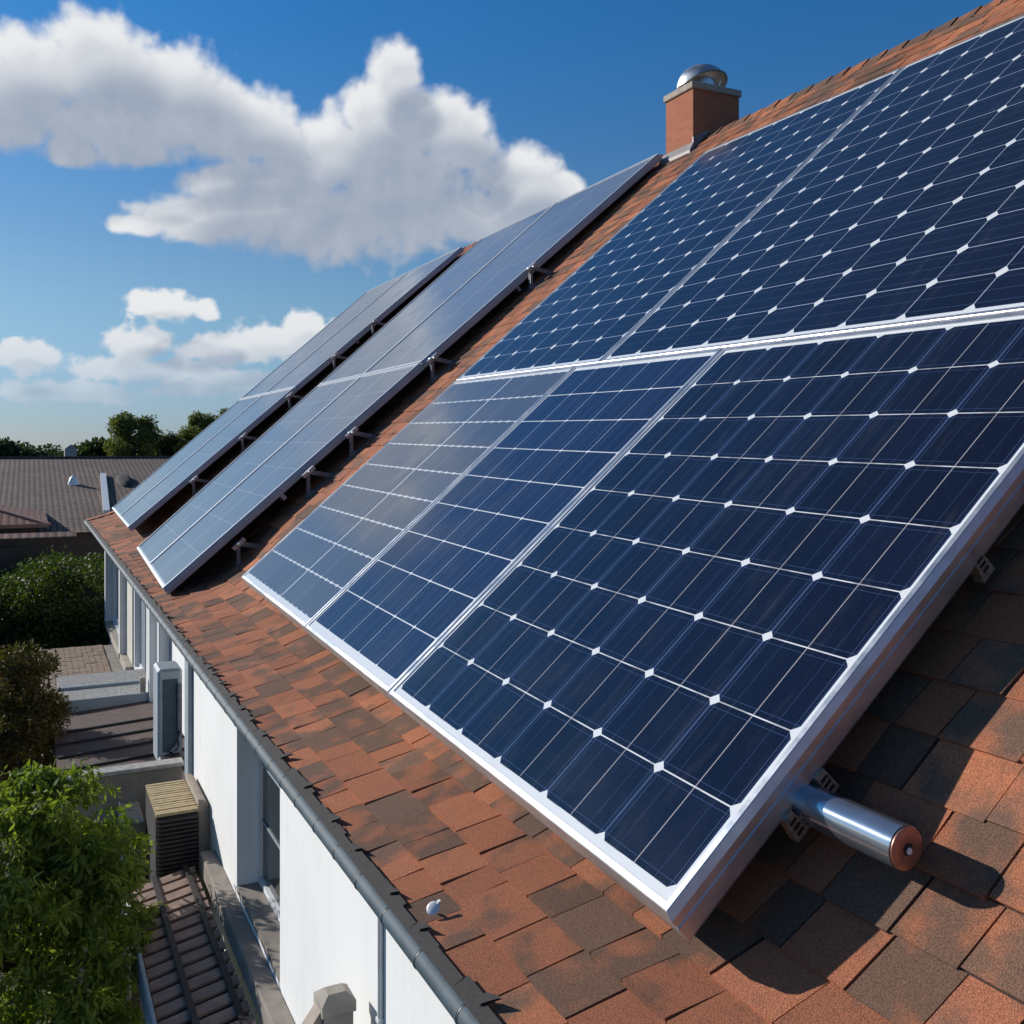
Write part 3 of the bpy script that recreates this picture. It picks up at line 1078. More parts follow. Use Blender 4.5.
panel('large dark blue solar panel with the steel tube sticking out below its bottom corner', GA, aq(0, RL - gp_, 0, 3.03 - gp_), 6, 9, 'lower', (.065, .05, .05))
panel('narrow dark blue solar panel in the lower row, second from the near corner', GA, aq(0, RL - gp_, 3.03 + gp_, 5.25 - gp_), 5, 9, 'multi', (.09, .06, .05))
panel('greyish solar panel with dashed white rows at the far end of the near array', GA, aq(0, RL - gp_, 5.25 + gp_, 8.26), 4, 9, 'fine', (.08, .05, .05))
panel('biggest upper panel at top right with a dense grid of white diamonds', GA, aq(RL + gp_, TP, 0, 4.84 - gp_), 10, 14, 'upper', (.07, .05, .05))
panel('upper blue panel nearest the chimney in the near array', GA, aq(RL + gp_, TP, 4.84 + gp_, 8.26), 7, 14, 'upper', (.07, .05, .05))


def onplane(x, y):
    return Vector((x, y, 5.72 + .865 * (x - 1.9)))


def array4(c, group, labels, ncol, nr):
    """corners bottom-near, bottom-far, top-near, top-far -> four panels"""
    bn, bf, tn, tf = [onplane(*p) for p in c]

    def P(a, b_):
        return (bn * (1 - a) + tn * a) * (1 - b_) + (bf * (1 - a) + tf * a) * b_
    ra = .46
    e = .003
    k = 0
    for (a0, a1) in ((0, ra - e * .5), (ra + e * .5, 1)):
        for (b0, b1) in ((0, .5 - .002), (.5 + .002, 1)):
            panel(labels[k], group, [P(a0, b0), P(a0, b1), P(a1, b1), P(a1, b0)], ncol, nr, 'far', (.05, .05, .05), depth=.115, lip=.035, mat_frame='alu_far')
            k += 1


array4([(1.544, 13.27), (1.655, 17.9), (9.24, 13.2), (9.13, 19.9)], 'panels of the middle array',
       ['lower right grey panel of the middle array, its bottom corner close over the eave',
        'lower left grey panel of the middle array, between its white rail and the eave',
        'upper right grey panel of the middle array, ending beside the chimney',
        'upper left grey panel of the middle array, behind its near neighbour by the chimney'], 3, 8)
array4([(1.793, 21.23), (1.888, 26.9), (9.21, 21.27), (9.18, 28.4)], 'panels of the farthest array',
       ['lower right pale blue panel of the farthest array, facing the gap to the middle array',
        'lower left pale blue panel of the farthest array, by the far gable edge',
        'upper right pale blue panel of the farthest array, above its white rail',
        'upper left pale blue panel of the farthest array, against the sky'], 3, 8)

# tubes under the near array
for (x, z, y0, lab, out) in ((2.53, 5.915, 2.24, 'polished steel tube sticking out under the bottom corner of the near array', 1),):
    root = thing('mounting_tube', (x, y0, z - .073), lab, 'steel tube')
    tb = MB()
    tb.lathe((x, y0, z), [(.060, .0), (.0735, .0), (.0735, 8.4)], 36, axis=(0, 1, 0))
    tb.build('tube', M['chrome'], root, smooth=True)
    ec = MB()
    ec.lathe((x, y0 - .012, z), [(.030, 0), (.064, 0), (.070, .004), (.070, .013)], 36, axis=(0, 1, 0))
    cap = ec.build('end_cap', M['copper'], root, smooth=True)
    ho = MB()
    ho.lathe((x, y0 - .0135, z), [(.0225, 0), (.0225, .003)], 6, axis=(0, 1, 0))
    ho.build('socket', M['black'], cap)
    bo = MB()
    bo.lathe((x + .004, y0 - .018, z - .006), [(.009, 0), (.012, .003), (.012, .01)], 12, axis=(0, 1, 0))
    bo.build('bolt', M['plastic'], cap, smooth=True)
for (x, y, z, lab, sg, sc) in ((2.53, 2.67, 5.915, 'pair of tan slotted clamp plates holding the steel tube at the panel corner', (-1, 1), 1),
                               (3.42, 2.66, 6.735, 'tan slotted clamp plate under the right edge of the near array', (1,), 1.25)):
    cl = thing('tube_clamp', (x, y, z - .1), lab, 'clamp', 'tan clamps')
    for sgn in sg:
        c = Vector((x, y, z)) + S_ * (.098 * sgn * (len(sg) - 1))
        pb = MB()
        d1, d2, d3 = S_ * .034 * sc, Vector((0, .022, 0)), NRM * .052 * sc
        c = c + NRM * .01
        pb.hexa([c - d1 - d2 - d3, c + d1 - d2 - d3, c + d1 + d2 - d3, c - d1 + d2 - d3, c - d1 * .7 - d2 + d3, c + d1 * .7 - d2 + d3, c + d1 * .7 + d2 + d3, c - d1 * .7 + d2 + d3])
        pt = pb.build('clamp_plate', M['brass'], cl)
        sb2 = MB()
        for k in (-1, 0, 1):
            cc = c + NRM * (k * .026) - d2 * 1.04
            sb2.bar(cc - S_ * .018, cc + S_ * .018, .006, .010, NRM)
        sb2.build('slot', M['black'], pt)

# mounting feet in the gaps between the arrays
S2 = Vector((SEG[-1][4], 0, SEG[-1][5]))
N2 = Vector((-SEG[-1][5], 0, SEG[-1][4]))


def make_foot(x, y, label, group, s=1.0):
    z = 6.28 + .9 * (x - 3.1) if x > 3.1 else 5.59 + .9 * (x - 2.45)
    b = Vector((x, y, z + .02))
    r = thing('mounting_bracket', b, label, 'bracket', group)
    p = MB()
    p.bar(b - S2 * .26, b + S2 * .26, .12, .018, N2)
    p.bar(b - S2 * .22 + N2 * .02, b - S2 * .10 + N2 * .02, .09, .03, N2)
    p.build('foot_plate', M['zinc'], r)
    top = b + N2 * .245 + S2 * .02
    for q, w in ((b - S2 * .20, .045), (b + S2 * .22, .060)):
        l = MB()
        l.bar(q, top, w, .016, Y_)
        l.bar(q + Y_ * .05, top + Y_ * .05, w * .8, .014, Y_)
        l.build('leg', M['zinc'], r)
    h = MB()
    h.bar(top - S2 * .10, top + S2 * .10, .09, .05, N2)
    h.tube([top - Y_ * .09, top + Y_ * .12], .022, 10)
    h.build('clamp_head', M['alu_dark'], r)
    return r


GB = 'mounting brackets under the middle array'
foot = make_foot(6.95, 13.02, 'grey triangular mounting bracket under the middle array, the uppermost one in view', GB)
for x, y, lab in ((5.35, 13.04, 'mounting bracket under the middle array just above its white rail line'),
                  (4.15, 13.06, 'broad legged mounting bracket under the middle array just below its white rail line'),
                  (3.55, 13.08, 'mounting bracket half in shadow below the broad legged one under the middle array')):
    dup(foot, (x, y, 6.28 + .9 * (x - 3.1) + .02), lab, GB)
make_foot(2.62, 13.10, 'lowest mounting bracket under the middle array near the eave', GB)
GB2 = 'mounting brackets under the farthest array'
for k, (x, y) in enumerate(((3.2, 21.02), (4.2, 21.02), (5.2, 21.03), (6.2, 21.04), (7.1, 21.05))):
    dup(foot, (x, y, 6.28 + .9 * (x - 3.1) + .02),
        ('lowest dark bracket', 'second lowest dark bracket', 'middle dark bracket', 'second highest dark bracket', 'highest dark bracket')[k] + ' in the gap under the farthest array', GB2)
# long rails carrying the two far arrays
for (ya, yb, xs, nm) in ((13.25, 18.2, (3.0, 6.6), 'middle'), (21.4, 26.9, (3.0, 6.6), 'farthest')):
    for k, x in enumerate(xs):
        c = onplane(x, 0)
        rr = MB()
        p = c - NRM * .152
        rr.bar(p + Y_ * ya, p + Y_ * yb, .06, .08, NRM)
        tag(rr.build('mounting_rail', M['alu_dark']), ('lower' if k == 0 else 'upper') + ' grey mounting rail running beneath the ' + nm + ' array', 'rail', 'mounting rails')

# two small dark hooks on the shingles and the white cap by the gutter
for (x, y, lab) in ((1.826, 13.53, 'small black roof hook lying lower on the shingles below the middle array'), (1.96, 13.66, 'small black roof hook lying higher on the shingles below the middle array')):
    k = (x - 1.42) / (.73 / math.hypot(.73, .21))
    b = roofpt(k, y, .02)
    hk = MB()
    hk.bar(b, b + Vector((.16, 0, .067)), .10, .035)
    hk.tube([b + Vector((.05, 0, .03)), b + Vector((.05, 0, .09)), b + Vector((.12, 0, .12))], .014, 8)
    tag(hk.build('roof_hook', M['black']), lab, 'hook', 'roof hooks')
b = roofpt(.10, 3.76, .045)
cpb = MB()
cpb.lathe(b, [(.006, -.03), (.006, .0), (.026, .001), (.029, .006), (.026, .010), (.018, .012), (.009, .0135)], 22, axis=(-.45, -.55, .7))
cpb.bar(b + Vector((.012, 0, .016)), b + Vector((.032, .004, .026)), .016, .010)
tag(cpb.build('vent_cap', M['plastic'], smooth=True), 'small white plastic cap on the shingle edge beside the gutter', 'cap')

# ------------------------------------------------------------------ lower roofs along the wall
ca = thing('slatted_canopy', (1.1, 7.2, 0), 'narrow dark brown slatted canopy roof below the window, beside the green tree', 'canopy')
cs = MB()
y = 4.4
while y < 9.5:
    w = .11
    zl, zr = 3.20, 3.30
    cs.hexa([(.80, y - .02, zl - .02), (1.375, y, zr - .02), (1.375, y + w, zr - .02), (.80, y + w - .02, zl - .02),
             (.80, y - .02, zl), (1.375, y, zr), (1.375, y + w, zr + .012), (.80, y + w - .02, zl + .012)])
    y += .19
cs.build('slat', M['slat'], ca)
cb = MB()
cb.hexa([(.79, 4.3, 3.08), (1.38, 4.3, 3.18), (1.38, 9.55, 3.18), (.79, 9.55, 3.08), (.79, 4.3, 3.13), (1.38, 4.3, 3.23), (1.38, 9.55, 3.23), (.79, 9.55, 3.13)])
for x in (1.02, 1.30):
    z = 3.2 + (x - .8) * .174
    cb.box((x - .022, 4.3, z + .016), (x + .022, 9.5, z + .035))
cb.build('deck', M['slat_dark'], ca)
ce = MB()
ce.box((.755, 4.3, 3.02), (.788, 9.56, 3.24), bev=.006)
ce.build('fascia', M['greypaint'], ca)
for y in (4.5, 9.2):
    cc = MB()
    cc.box((.80, y, 0), (.88, y + .08, 3.07))
    cc.build('post', M['slat_dark'], ca)

# louvred unit
lu = thing('louvred_unit', (1.25, 10, 0), 'dark louvred cooling unit with straw coloured slatted top against the white wall', 'cooling unit')
lb = MB()
lb.box((1.06, 9.62, 2.6), (1.43, 10.55, 3.76))
lb.build('casing', M['slat_dark'], lu)
lv = MB()
z = 2.95
while z < 3.74:
    lv.hexa([(1.05, 9.575, z), (1.44, 9.575, z), (1.44, 9.617, z + .012), (1.05, 9.617, z + .012), (1.05, 9.575, z + .018), (1.44, 9.575, z + .018), (1.44, 9.617, z + .030), (1.05, 9.617, z + .030)])
    z += .040
lv.build('louvre', M['louvre'], lu)
lt = MB()
y = 9.60
while y < 10.52:
    lt.box((1.055, y, 3.762), (1.435, y + .042, 3.785 + rng.uniform(0, .006)))
    y += .062
lt.build('top_slat', M['straw'], lu)
ls = MB()
ring = [(1.442, 2.6), (1.548, 2.6), (1.548, 3.70), (1.535, 3.79), (1.51, 3.83), (1.48, 3.845), (1.442, 3.85)]
ls.loft([[(x, yy, z) for x, z in ring] for yy in (9.66, 10.5)])
ls.build('side_duct', M['capstone'], lu, smooth=True)
bb = MB()
bb.box((.86, 10.50, 2.4), (1.045, 11.15, 3.42), bev=.008)
bx = bb.build('utility_box', M['beigebox'])
tag(bx, 'plain beige utility box standing left of the dark louvred unit', 'box')
bt = MB()
bt.box((.845, 10.48, 2.4), (.858, 11.15, 3.44))
bt.build('edge_trim', M['white'], bx)

# parapets and small roofs in the yard
p1 = thing('parapet_wall', (1.0, 11.3, 0), 'dark brown low parapet wall with pale coping behind the louvred unit', 'wall')
m = MB()
m.box((.30, 11.20, 0), (1.50, 11.34, 3.72))
m.build('wall', M['concrete'], p1)
m = MB()
m.box((.28, 11.17, 3.722), (1.52, 11.37, 3.765), bev=.006)
m.build('coping', M['coping'], p1)
m = MB()
m.hexa([(.30, 11.37, 3.30), (1.84, 11.37, 3.44), (1.84, 16.48, 3.14), (.30, 16.48, 3.0), (.30, 11.37, 3.42), (1.84, 11.37, 3.50), (1.84, 16.48, 3.20), (.30, 16.48, 3.12)])
shed = m.build('shed_roof', M['redboard'])
tag(shed, 'dark red brown boarded shed roof in shadow between the two parapets', 'roof')
m = MB()
for y in (12.1, 12.8, 13.5, 14.25, 15.0):
    za, zb = 3.42 - (y - 11.37) * .0587, 3.50 - (y - 11.37) * .0587
    m.hexa([(.31, y, za + .002), (1.83, y, zb + .002), (1.83, y + .05, zb + .002), (.31, y + .05, za + .002), (.31, y, za + .03), (1.83, y, zb + .03), (1.83, y + .05, zb + .03), (.31, y + .05, za + .03)])
m.build('seam', M['slat_dark'], shed)
p2 = thing('flat_roof', (1.2, 17.4, 0), 'grey gravelled flat roof strip with metal edge beyond the shed roof', 'roof')
m = MB()
m.box((.42, 16.52, 2.5), (1.84, 18.6, 3.26))
m.build('deck', M['gravel'], p2)
m = MB()
m.box((.40, 16.485, 3.05), (1.845, 16.518, 3.32), bev=.004)
m.box((.40, 17.5, 3.262), (1.70, 17.56, 3.30))
m.build('metal_edge', M['greypaint'], p2)
m = MB()
m.box((1.58, 16.56, 3.262), (1.66, 16.66, 3.55), bev=.01)
m.build('stub_post', M['stone'], p2)
p3 = thing('terrace', (1.2, 21.5, 0), 'small tan tiled terrace roof at the foot of the far house wall', 'terrace')
m = MB()
m.box((.2, 18.65, 0), (1.845, 24.3, 2.68))
m.build('base', M['concrete'], p3)
m = MB()
for i in range(12):
    for j in range(14):
        x, y = .22 + i * .115, 18.68 + j * .40
        if x > 1.45:
            continue
        m.box((x, y, 2.682), (x + .108, y + .385, 2.70 + rng.uniform(0, .012)))
m.build('paving_tile', M['tiled'], p3)

# metal cabinet by the wall
cbt = thing('metal_cabinet', (1.62, 12.3, 0), 'tall blue grey metal cabinet with a curved pipe standing on the shed roof edge', 'cabinet')
m = MB()
m.box((1.36, 12.2, 3.44), (1.64, 12.7, 4.58), bev=.03)
cbody = m.build('casing', M['greypaint'], cbt)
m = MB()
m.box((1.415, 12.188, 3.60), (1.585, 12.198, 4.46))
m.build('inset_panel', M['gutter'], cbt)
m = MB()
m.tube([(1.60, 12.16, 4.4), (1.60, 12.15, 3.85), (1.575, 12.13, 3.68), (1.50, 12.12, 3.62), (1.49, 12.12, 3.50)], .028, 10)
m.build('pipe', M['zinc'], cbt, smooth=True)
m = MB()
m.hexa([(1.30, 12.02, 3.44), (1.62, 12.02, 3.44), (1.62, 12.19, 3.44), (1.30, 12.19, 3.44), (1.38, 12.06, 3.56), (1.60, 12.06, 3.58), (1.60, 12.185, 3.58), (1.38, 12.185, 3.56)])
m.build('foot', M['louvre'], cbt)

# stone gate post in front of the wall at the bottom
gpost = thing('stone_post', (1.4, 4.75, 0), 'beige stone post with sloping shoulder in front of the white wall', 'post')
m = MB()
x0, x1, y0, y1 = 1.305, 1.455, 4.72, 4.86
m.loft([[(x0, y0, 0), (x1, y0, 0), (x1, y1, 0), (x0, y1, 0)], [(x0, y0, 4.38), (x1, y0, 4.38), (x1, y1, 4.38), (x0, y1, 4.38)],
        [(x0 - .012, y0 - .012, 4.385), (x1 + .012, y0 - .012, 4.385), (x1 + .012, y1 + .012, 4.385), (x0 - .012, y1 + .012, 4.385)],
        [(x0 - .012, y0 - .012, 4.44), (x1 + .012, y0 - .012, 4.44), (x1 + .012, y1 + .012, 4.44), (x0 - .012, y1 + .012, 4.44)],
        [(x0 + .03, y0 + .03, 4.475), (x1 - .03, y0 + .03, 4.475), (x1 - .03, y1 - .03, 4.475), (x0 + .03, y1 - .03, 4.475)]])
m.build('shaft', M['stone'], gpost)
m = MB()
m.loft([[(x0 - .001, 4.74, 4.42), (x0 - .001, 4.84, 4.42), (x0 - .001, 4.84, 3.9), (x0 - .001, 4.74, 3.9)], [(x0 - .14, 4.74, 4.24), (x0 - .14, 4.84, 4.24), (x0 - .14, 4.84, 3.9), (x0 - .14, 4.74, 3.9)]])
m.build('shoulder', M['capstone'], gpost)


# ------------------------------------------------------------------ foliage
def leaves(centres, radii, counts, size, aspect, droop, seed, shell=.55, jitter=.7):
    """leaf-sized quads gathered in clumps; every leaf bent along its midrib"""
    r = np.random.default_rng(seed)
    V, T = [], []
    for c, rad, n in zip(centres, radii, counts):
        d = r.normal(size=(n, 3))
        d /= np.linalg.norm(d, axis=1)[:, None]
        rr = shell + (1 - shell) * r.random(n) ** .6
        rr *= 1 + .18 * r.normal(size=n)
        pos = np.array(c) + d * rr[:, None] * np.array(rad)
        ax = d * np.array([1, 1, .6]) + r.normal(size=(n, 3)) * jitter
        ax[:, 2] -= droop
        ax /= np.linalg.norm(ax, axis=1)[:, None]
        side = np.cross(ax, d + r.normal(size=(n, 3)) * .6)
        side /= (np.linalg.norm(side, axis=1)[:, None] + 1e-9)
        L = size * (.6 + .8 * r.random(n))[:, None]
        Wd = L * aspect
        nr = np.cross(side, ax)
        p0 = pos
        p1 = pos + ax * L * .45 + side * Wd * .5
        p2 = pos + ax * L - nr * L * .12
        p3 = pos + ax * L * .45 - side * Wd * .5
        V.append(np.stack([p0, p1, p2, p3], 1).reshape(-1, 3))
        base = r.random()
        T.append(np.clip(base * .5 + .5 * r.random(n), 0, 1))
    return np.concatenate(V), np.concatenate(T)


def leaf_object(name, V, T, mat, parent):
    me = bpy.data.meshes.new(name)
    o = bpy.data.objects.new(name, me)
    COL.objects.link(o)
    base = wloc(parent) if parent else Vector((0, 0, 0))
    if parent:
        o.parent = parent
    n = len(V) // 4
    me.vertices.add(len(V))
    me.vertices.foreach_set('co', (V - np.array(base)).astype(np.float32).ravel())
    me.loops.add(4 * n)
    me.loops.foreach_set('vertex_index', np.arange(4 * n, dtype=np.int32))
    me.polygons.add(n)
    me.polygons.foreach_set('loop_start', np.arange(0, 4 * n, 4, dtype=np.int32))
    me.update(calc_edges=True)
    me.materials.append(mat)
    ca_ = me.color_attributes.new('tint', 'FLOAT_COLOR', 'CORNER')
    cc = np.ones((4 * n, 4), dtype=np.float32)
    cc[:, 0] = np.repeat(T, 4)
    ca_.data.foreach_set('color', cc.ravel())
    me.validate()
    ORIG[o.name] = base
    return o


def crown(c, rad, nclump, per, cl, size, aspect, droop, seed, low=-.5):
    r = np.random.default_rng(seed)
    cs_, rs, ns = [], [], []
    while len(cs_) < nclump:
        d = r.normal(size=3)
        d /= np.linalg.norm(d)
        if d[2] < low:
            continue
        k = .45 + .5 * r.random() ** .5
        p = np.array(c) + d * k * np.array(rad)
        cs_.append(p)
        s = cl * (.6 + .8 * r.random())
        rs.append((s, s, s * .8))
        ns.append(int(per * (.6 + .8 * r.random())))
    return leaves(cs_, rs, ns, size, aspect, droop, seed + 1), cs_


def tree(name, base, c, rad, label, cat, mat, nclump, per, cl, size, aspect=.4, droop=.3, seed=1, trunk=.12, group=None, low=-.5):
    root = thing(name, base, label, cat, group)
    (V, T), cs_ = crown(c, rad, nclump, per, cl, size, aspect, droop, seed, low)
    leaf_object('crown', V, T, mat, root)
    tk = MB()
    b, cc = Vector(base), Vector(c)
    mid = b.lerp(cc, .55) + Vector((.06, -.04, 0)) * rad[0]
    tk.tube([b, b.lerp(mid, .5), mid, cc], [trunk, trunk * .85, trunk * .7, trunk * .35], 9)
    for p in cs_[::max(1, len(cs_) // 9)]:
        q = mid.lerp(cc, rng.uniform(0, .9))
        tk.tube([q, q.lerp(Vector(p), .5) + Vector((0, 0, .05 * rad[2])), Vector(p)], [trunk * .38, trunk * .25, trunk * .1], 6)
    tk.build('trunk', M['bark'], root, smooth=True)
    return root


M['leaf_near'] = mat_leaf('bright green leaves', (0.070, 0.115, 0.016), (0.29, 0.32, 0.055), .42)
M['leaf_shrub'] = mat_leaf('bronze green leaves', (0.050, 0.058, 0.014), (0.150, 0.085, 0.026), .25)
M['leaf_hedge'] = mat_leaf('hedge leaves', (0.030, 0.055, 0.010), (0.100, 0.120, 0.022), .3)
M['leaf_far'] = mat_leaf('olive tree leaves', (0.085, 0.105, 0.026), (0.20, 0.20, 0.05), .3)
M['leaf_dark'] = mat_leaf('dark tree leaves', (0.030, 0.046, 0.022), (0.060, 0.080, 0.030), .25)

# bottom-left tree: leaning lobes of drooping sprays
root = thing('garden_tree', (-.15, 8.9, 0), 'bright green drooping leafy tree in the lower left corner beside the canopy', 'tree')
lobes = [((.12, 9.15, 4.20), (.42, .42, .34), 16), ((-.30, 9.0, 4.0), (.60, .5, .40), 14), ((.38, 9.0, 3.72), (.46, .5, .42), 22), ((-.05, 8.6, 3.55), (.70, .6, .50), 26),
         ((.45, 8.6, 3.15), (.40, .6, .46), 22), ((-.6, 8.5, 3.4), (.7, .6, .6), 20), ((.15, 8.1, 2.85), (.60, .6, .55), 26), ((.42, 8.0, 2.5), (.36, .5, .5), 18),
         ((-.5, 7.9, 2.7), (.7, .6, .6), 20), ((-.1, 7.5, 2.2), (.7, .6, .5), 22), ((.25, 7.3, 2.1), (.45, .5, .5), 16)]
VV, TT = [], []
allc = []
for k, (c, rad, ncl) in enumerate(lobes):
    (V, T), cs_ = crown(c, rad, ncl, 150, (.15), .084, .32, .85, 40 + k, low=-.6)
    VV.append(V)
    TT.append(T)
    allc += cs_[::5]
rs_ = np.random.default_rng(77)
for k in range(150):
    c, rad, _n = lobes[rs_.integers(len(lobes))]
    d = rs_.normal(size=3)
    d[2] = abs(d[2]) * .7
    d /= np.linalg.norm(d)
    p0 = np.array(c) + d * np.array(rad) * .95
    out = d * np.array([1, 1, .35]) + np.array([0, 0, -.10])
    ln = rs_.uniform(.12, .30)
    for q in range(7):
        f = q / 6
        p = p0 + out * ln * f + np.array([0, 0, -.25 * ln * f * f])
        V, T = leaves([p], [(.030, .030, .025)], [6], rs_.uniform(.06, .095), .27, .7, 900 + k * 7 + q, jitter=.5)
        VV.append(V)
        TT.append(np.clip(T * .5 + .5, 0, 1))
leaf_object('crown', np.concatenate(VV), np.concatenate(TT), M['leaf_near'], root)
tk = MB()
tk.tube([(-.15, 8.9, 0), (-.12, 8.85, 1.2), (-.05, 8.75, 2.4), (0, 8.7, 3.2), (.05, 8.9, 4.0)], [.12, .10, .085, .06, .03], 10)
for p in allc:
    q = Vector((-.05, 8.75, min(p[2] - .2, 3.0)))
    tk.tube([q, q.lerp(Vector(p), .5) + Vector((0, 0, .08)), Vector(p)], [.03, .02, .008], 6)
tk.build('trunk', M['bark'], root, smooth=True)

tree('bronze_shrub', (-.05, 15.0, 0), (-.05, 15.0, 3.35), (.55, .65, 1.15), 'tall bronze green shrub standing left of the shed roof', 'shrub', M['leaf_shrub'], 90, 230, .17, .06, .45, .2, 101, .07, low=-.9)

hd = thing('hedge', (-3, 30, 0), 'long dark clipped hedge, sunlit on top, beyond the tiled terrace', 'hedge')
r = np.random.default_rng(5)
cs_, rs, ns = [], [], []
for k in range(420):
    x, y = r.uniform(-9, 3.0), r.uniform(27.2, 32.6)
    top = r.random() < .6
    z = r.uniform(3.2, 3.75) + .25 * math.sin(x * 1.3) if top else r.uniform(.3, 3.3)
    if not top:
        y = r.uniform(27.0, 27.9)
    cs_.append((x, y, z))
    s = r.uniform(.35, .6)
    rs.append((s, s, s * .75))
    ns.append(int(r.uniform(90, 150)))
V, T = leaves(cs_, rs, [int(n * 2.2) for n in ns], .105, .5, .1, 6)
leaf_object('foliage', V, T, M['leaf_hedge'], hd)
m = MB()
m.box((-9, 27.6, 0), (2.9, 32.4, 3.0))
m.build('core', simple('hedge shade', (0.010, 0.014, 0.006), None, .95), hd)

for (nm, c, rad, mat, seed, lab, tr) in (
        ('dense_tree', (8.5, 96.3, 7.9), (2.3, 2.4, 2.9), 'leaf_far', 201, 'round olive green tree rising beyond the brown tiled roof', .35),
        ('dark_tree', (11.9, 98.0, 6.4), (1.5, 1.6, 2.2), 'leaf_dark', 211, 'small dark tree between the round olive tree and the house gable', .3),
        ('broad_tree', (14.6, 95.0, 7.6), (1.9, 2.0, 3.1), 'leaf_far', 221, 'broad tree partly hidden by the far gable edge of the roof', .3),
        ('broad_tree', (17.4, 94.0, 8.4), (2.0, 2.0, 3.0), 'leaf_far', 231, 'taller tree showing its tip just above the farthest array', .3)):
    tree(nm, (c[0], c[1], 0), c, rad, lab, 'tree', M[mat], 60, 300, .62, .21, .6, .2, seed, tr, 'trees beyond the neighbouring roof', low=-.8)

# far woods on the skyline
for (nm, u0, u1, Y, zt, seed) in (('skyline_wood', -40, 9.0, 420, 10.8, 301), ('skyline_wood', 10, 52, 380, 11.2, 311), ('skyline_wood', -110, 140, 520, 8.8, 321)):
    r = np.random.default_rng(seed)
    cs_, rs, ns = [], [], []
    for k in range(200 if u1 - u0 < 50 else 260):
        x = r.uniform(u0, u1)
        t_ = (x - u0) / (u1 - u0)
        prof_ = math.sin(min(1, max(0, t_)) * math.pi) ** .4
        cs_.append((x, Y + r.uniform(-10, 10), r.uniform(2.0, max(2.5, zt * prof_ - 1.2))))
        s = r.uniform(1.8, 3.2)
        rs.append((s * 1.3, s, s * .7))
        ns.append(60)
    V, T = leaves(cs_, rs, ns, 1.5, .7, .1, seed + 1)
    o = leaf_object(nm, V, T, M['leaf_dark'], None)
    o['kind'] = 'stuff'
    o['label'] = 'dark wood on the skyline beyond the roofs'
    o['category'] = 'wood'

# ------------------------------------------------------------------ neighbouring houses


def tiled(mb, quad, e_u, e_v):
    """quad with uv in metres along e_u and e_v"""
    mb.poly(quad)
    o = Vector(quad[0])
    if mb.uv is None:
        mb.uv = []
    for p in quad:
        d = Vector(p) - o
        mb.uv.append((d.dot(e_u) + 50, d.dot(e_v) + 50))


nh = thing('tiled_house', (0, 44, 0), 'neighbouring house with a wide brown tiled roof beyond the hedge', 'house')
m = MB()
YE, YR, ZE, ZR = 38.0, 54.0, 4.25, 6.80
X0, X1 = -9.0, 9.5
ev = Vector((0, YR - YE, ZR - ZE)).normalized()
tiled(m, [(X0, YE, ZE), (X1, YE, ZE), (X1 - 2.2, YR, ZR), (X0, YR, ZR)], Vector((1, 0, 0)), ev)
tiled(m, [(X1, YE, ZE), (X1 + .6, 70.0, ZE), (X1 - 2.2, YR, ZR), (X1 - 2.2, YR, ZR)][:3], Vector((0, 1, 0)), Vector((-.62, 0, .78)))
tiled(m, [(X1, 70.0, ZE), (X0, 70.0, ZE), (X0, YR, ZR), (X1 - 2.2, YR, ZR)], Vector((-1, 0, 0)), Vector((0, -.94, .33)))
nr = m.build('roof', M['tilebrown'], nh)
m = MB()
m.box((X0, YE + .5, 0), (X1 - .4, 69, ZE - .02))
m.build('wall', M['darkwall'], nh)
m = MB()
m.bar((X0, YR, ZR + .02), (X1 - 2.2, YR, ZR + .02), .24, .12)
m.build('ridge_tile', M['redboard'], nr)
m = MB()
UPN = Vector((0, -(ZR - ZE), YR - YE)).normalized()


def onroof(x, y, h):
    return Vector((x, y, ZE + (y - YE) * (ZR - ZE) / (YR - YE))) + UPN * h


m.bar(onroof(3.05, 49.0, .06), onroof(2.68, 41.0, .06), .24, .13, UPN)
m.build('valley_flashing', M['white'], nr)
m = MB()
zz = ZE + (47.0 - YE) * (ZR - ZE) / (YR - YE)
m.lathe((1.72, 47.0, zz - .05), [(.24, 0), (.22, .14), (.13, .36), (.03, .46)], 14)
m.build('roof_vent', M['plastic'], nr, smooth=True)
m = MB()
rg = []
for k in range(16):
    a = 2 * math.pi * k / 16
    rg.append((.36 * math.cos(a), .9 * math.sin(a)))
m.loft([[onroof(3.85 + u_ * q, 47.5 + v_ * q * 1.6, h) for u_, v_ in rg] for q, h in ((1, -.02), (.97, .06), (.8, .14), (.4, .18))])  # low dark mound standing in for an oval shadow on the tiles
m.build('shadow_oval', M['felt'], nr, smooth=True)

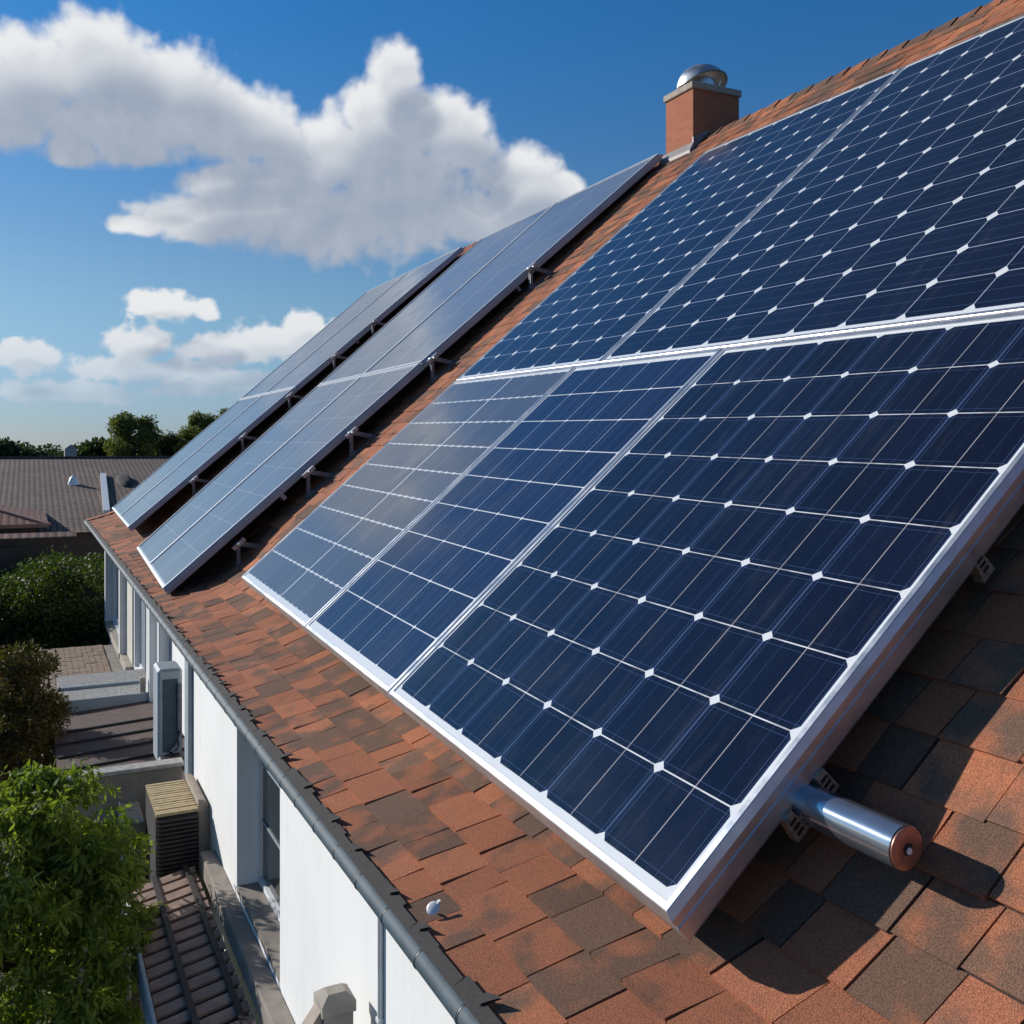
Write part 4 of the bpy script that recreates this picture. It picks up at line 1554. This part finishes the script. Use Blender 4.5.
rh = thing('red_roof_house', (-4, 36, 0), 'low house with dull red hipped roof before the wide brown roof', 'house')
m = MB()
ex = Vector((1, 0, 0))
A0, A1, A2 = Vector((-8, 34.6, 4.78)), Vector((.55, 34.6, 4.78)), Vector((-2.6, 38.3, 5.66))
tiled(m, [A0, A1, A2, Vector((-8, 38.3, 5.66))], ex, Vector((0, .78, .62)))
tiled(m, [A1, Vector((.55, 42.0, 4.78)), A2], Vector((0, 1, 0)), Vector((-.9, 0, .4)))
tiled(m, [Vector((.55, 42.0, 4.78)), Vector((-8, 42.0, 4.78)), Vector((-8, 38.3, 5.66)), A2], Vector((-1, 0, 0)), Vector((0, -.78, .62)))
rr = m.build('roof', M['tilered'], rh)
m = MB()
m.bar(A2 + Vector((0, 0, .03)), A1 + Vector((0, 0, .03)), .16, .07)
m.bar(A0 + Vector((0, -.04, 0)), A1 + Vector((0, -.04, 0)), .06, .12)
m.build('hip_tile', simple('pale red trim', (0.36, 0.19, 0.14), None, .8), rr)
m = MB()
m.box((-8, 35.0, 0), (.2, 37.6, 4.77))
m.build('wall', M['darkwall'], rh)

gw_ = thing('garden_wall', (-3, 33.6, 0), 'low garden wall with worn pink tile coping behind the hedge', 'wall')
m = MB()
m.box((-9, 33.55, 0), (1.2, 33.75, 4.2))
m.build('wall', M['darkwall'], gw_)
m = MB()
tiled(m, [(-9, 33.2, 4.50), (1.3, 33.2, 4.50), (1.3, 33.75, 4.62), (-9, 33.75, 4.62)], ex, Vector((0, .82, .57)))
tiled(m, [(1.3, 34.1, 4.50), (-9, 34.1, 4.50), (-9, 33.75, 4.62), (1.3, 33.75, 4.62)], Vector((-1, 0, 0)), Vector((0, -.82, .57)))
m.build('coping', M['tilepink'], gw_)

# tiny pale house among the far woods
m = MB()
m.loft([[(9.6, 330, 0), (13.0, 330, 0), (13.0, 336, 0), (9.6, 336, 0)], [(9.6, 330, 7.6), (13.0, 330, 7.6), (13.0, 336, 7.6), (9.6, 336, 7.6)], [(11.2, 330, 8.9), (11.4, 330, 8.9), (11.4, 336, 8.9), (11.2, 336, 8.9)]])
tag(m.build('distant_house', M['coping']), 'tiny pale house among the woods on the skyline', 'house')
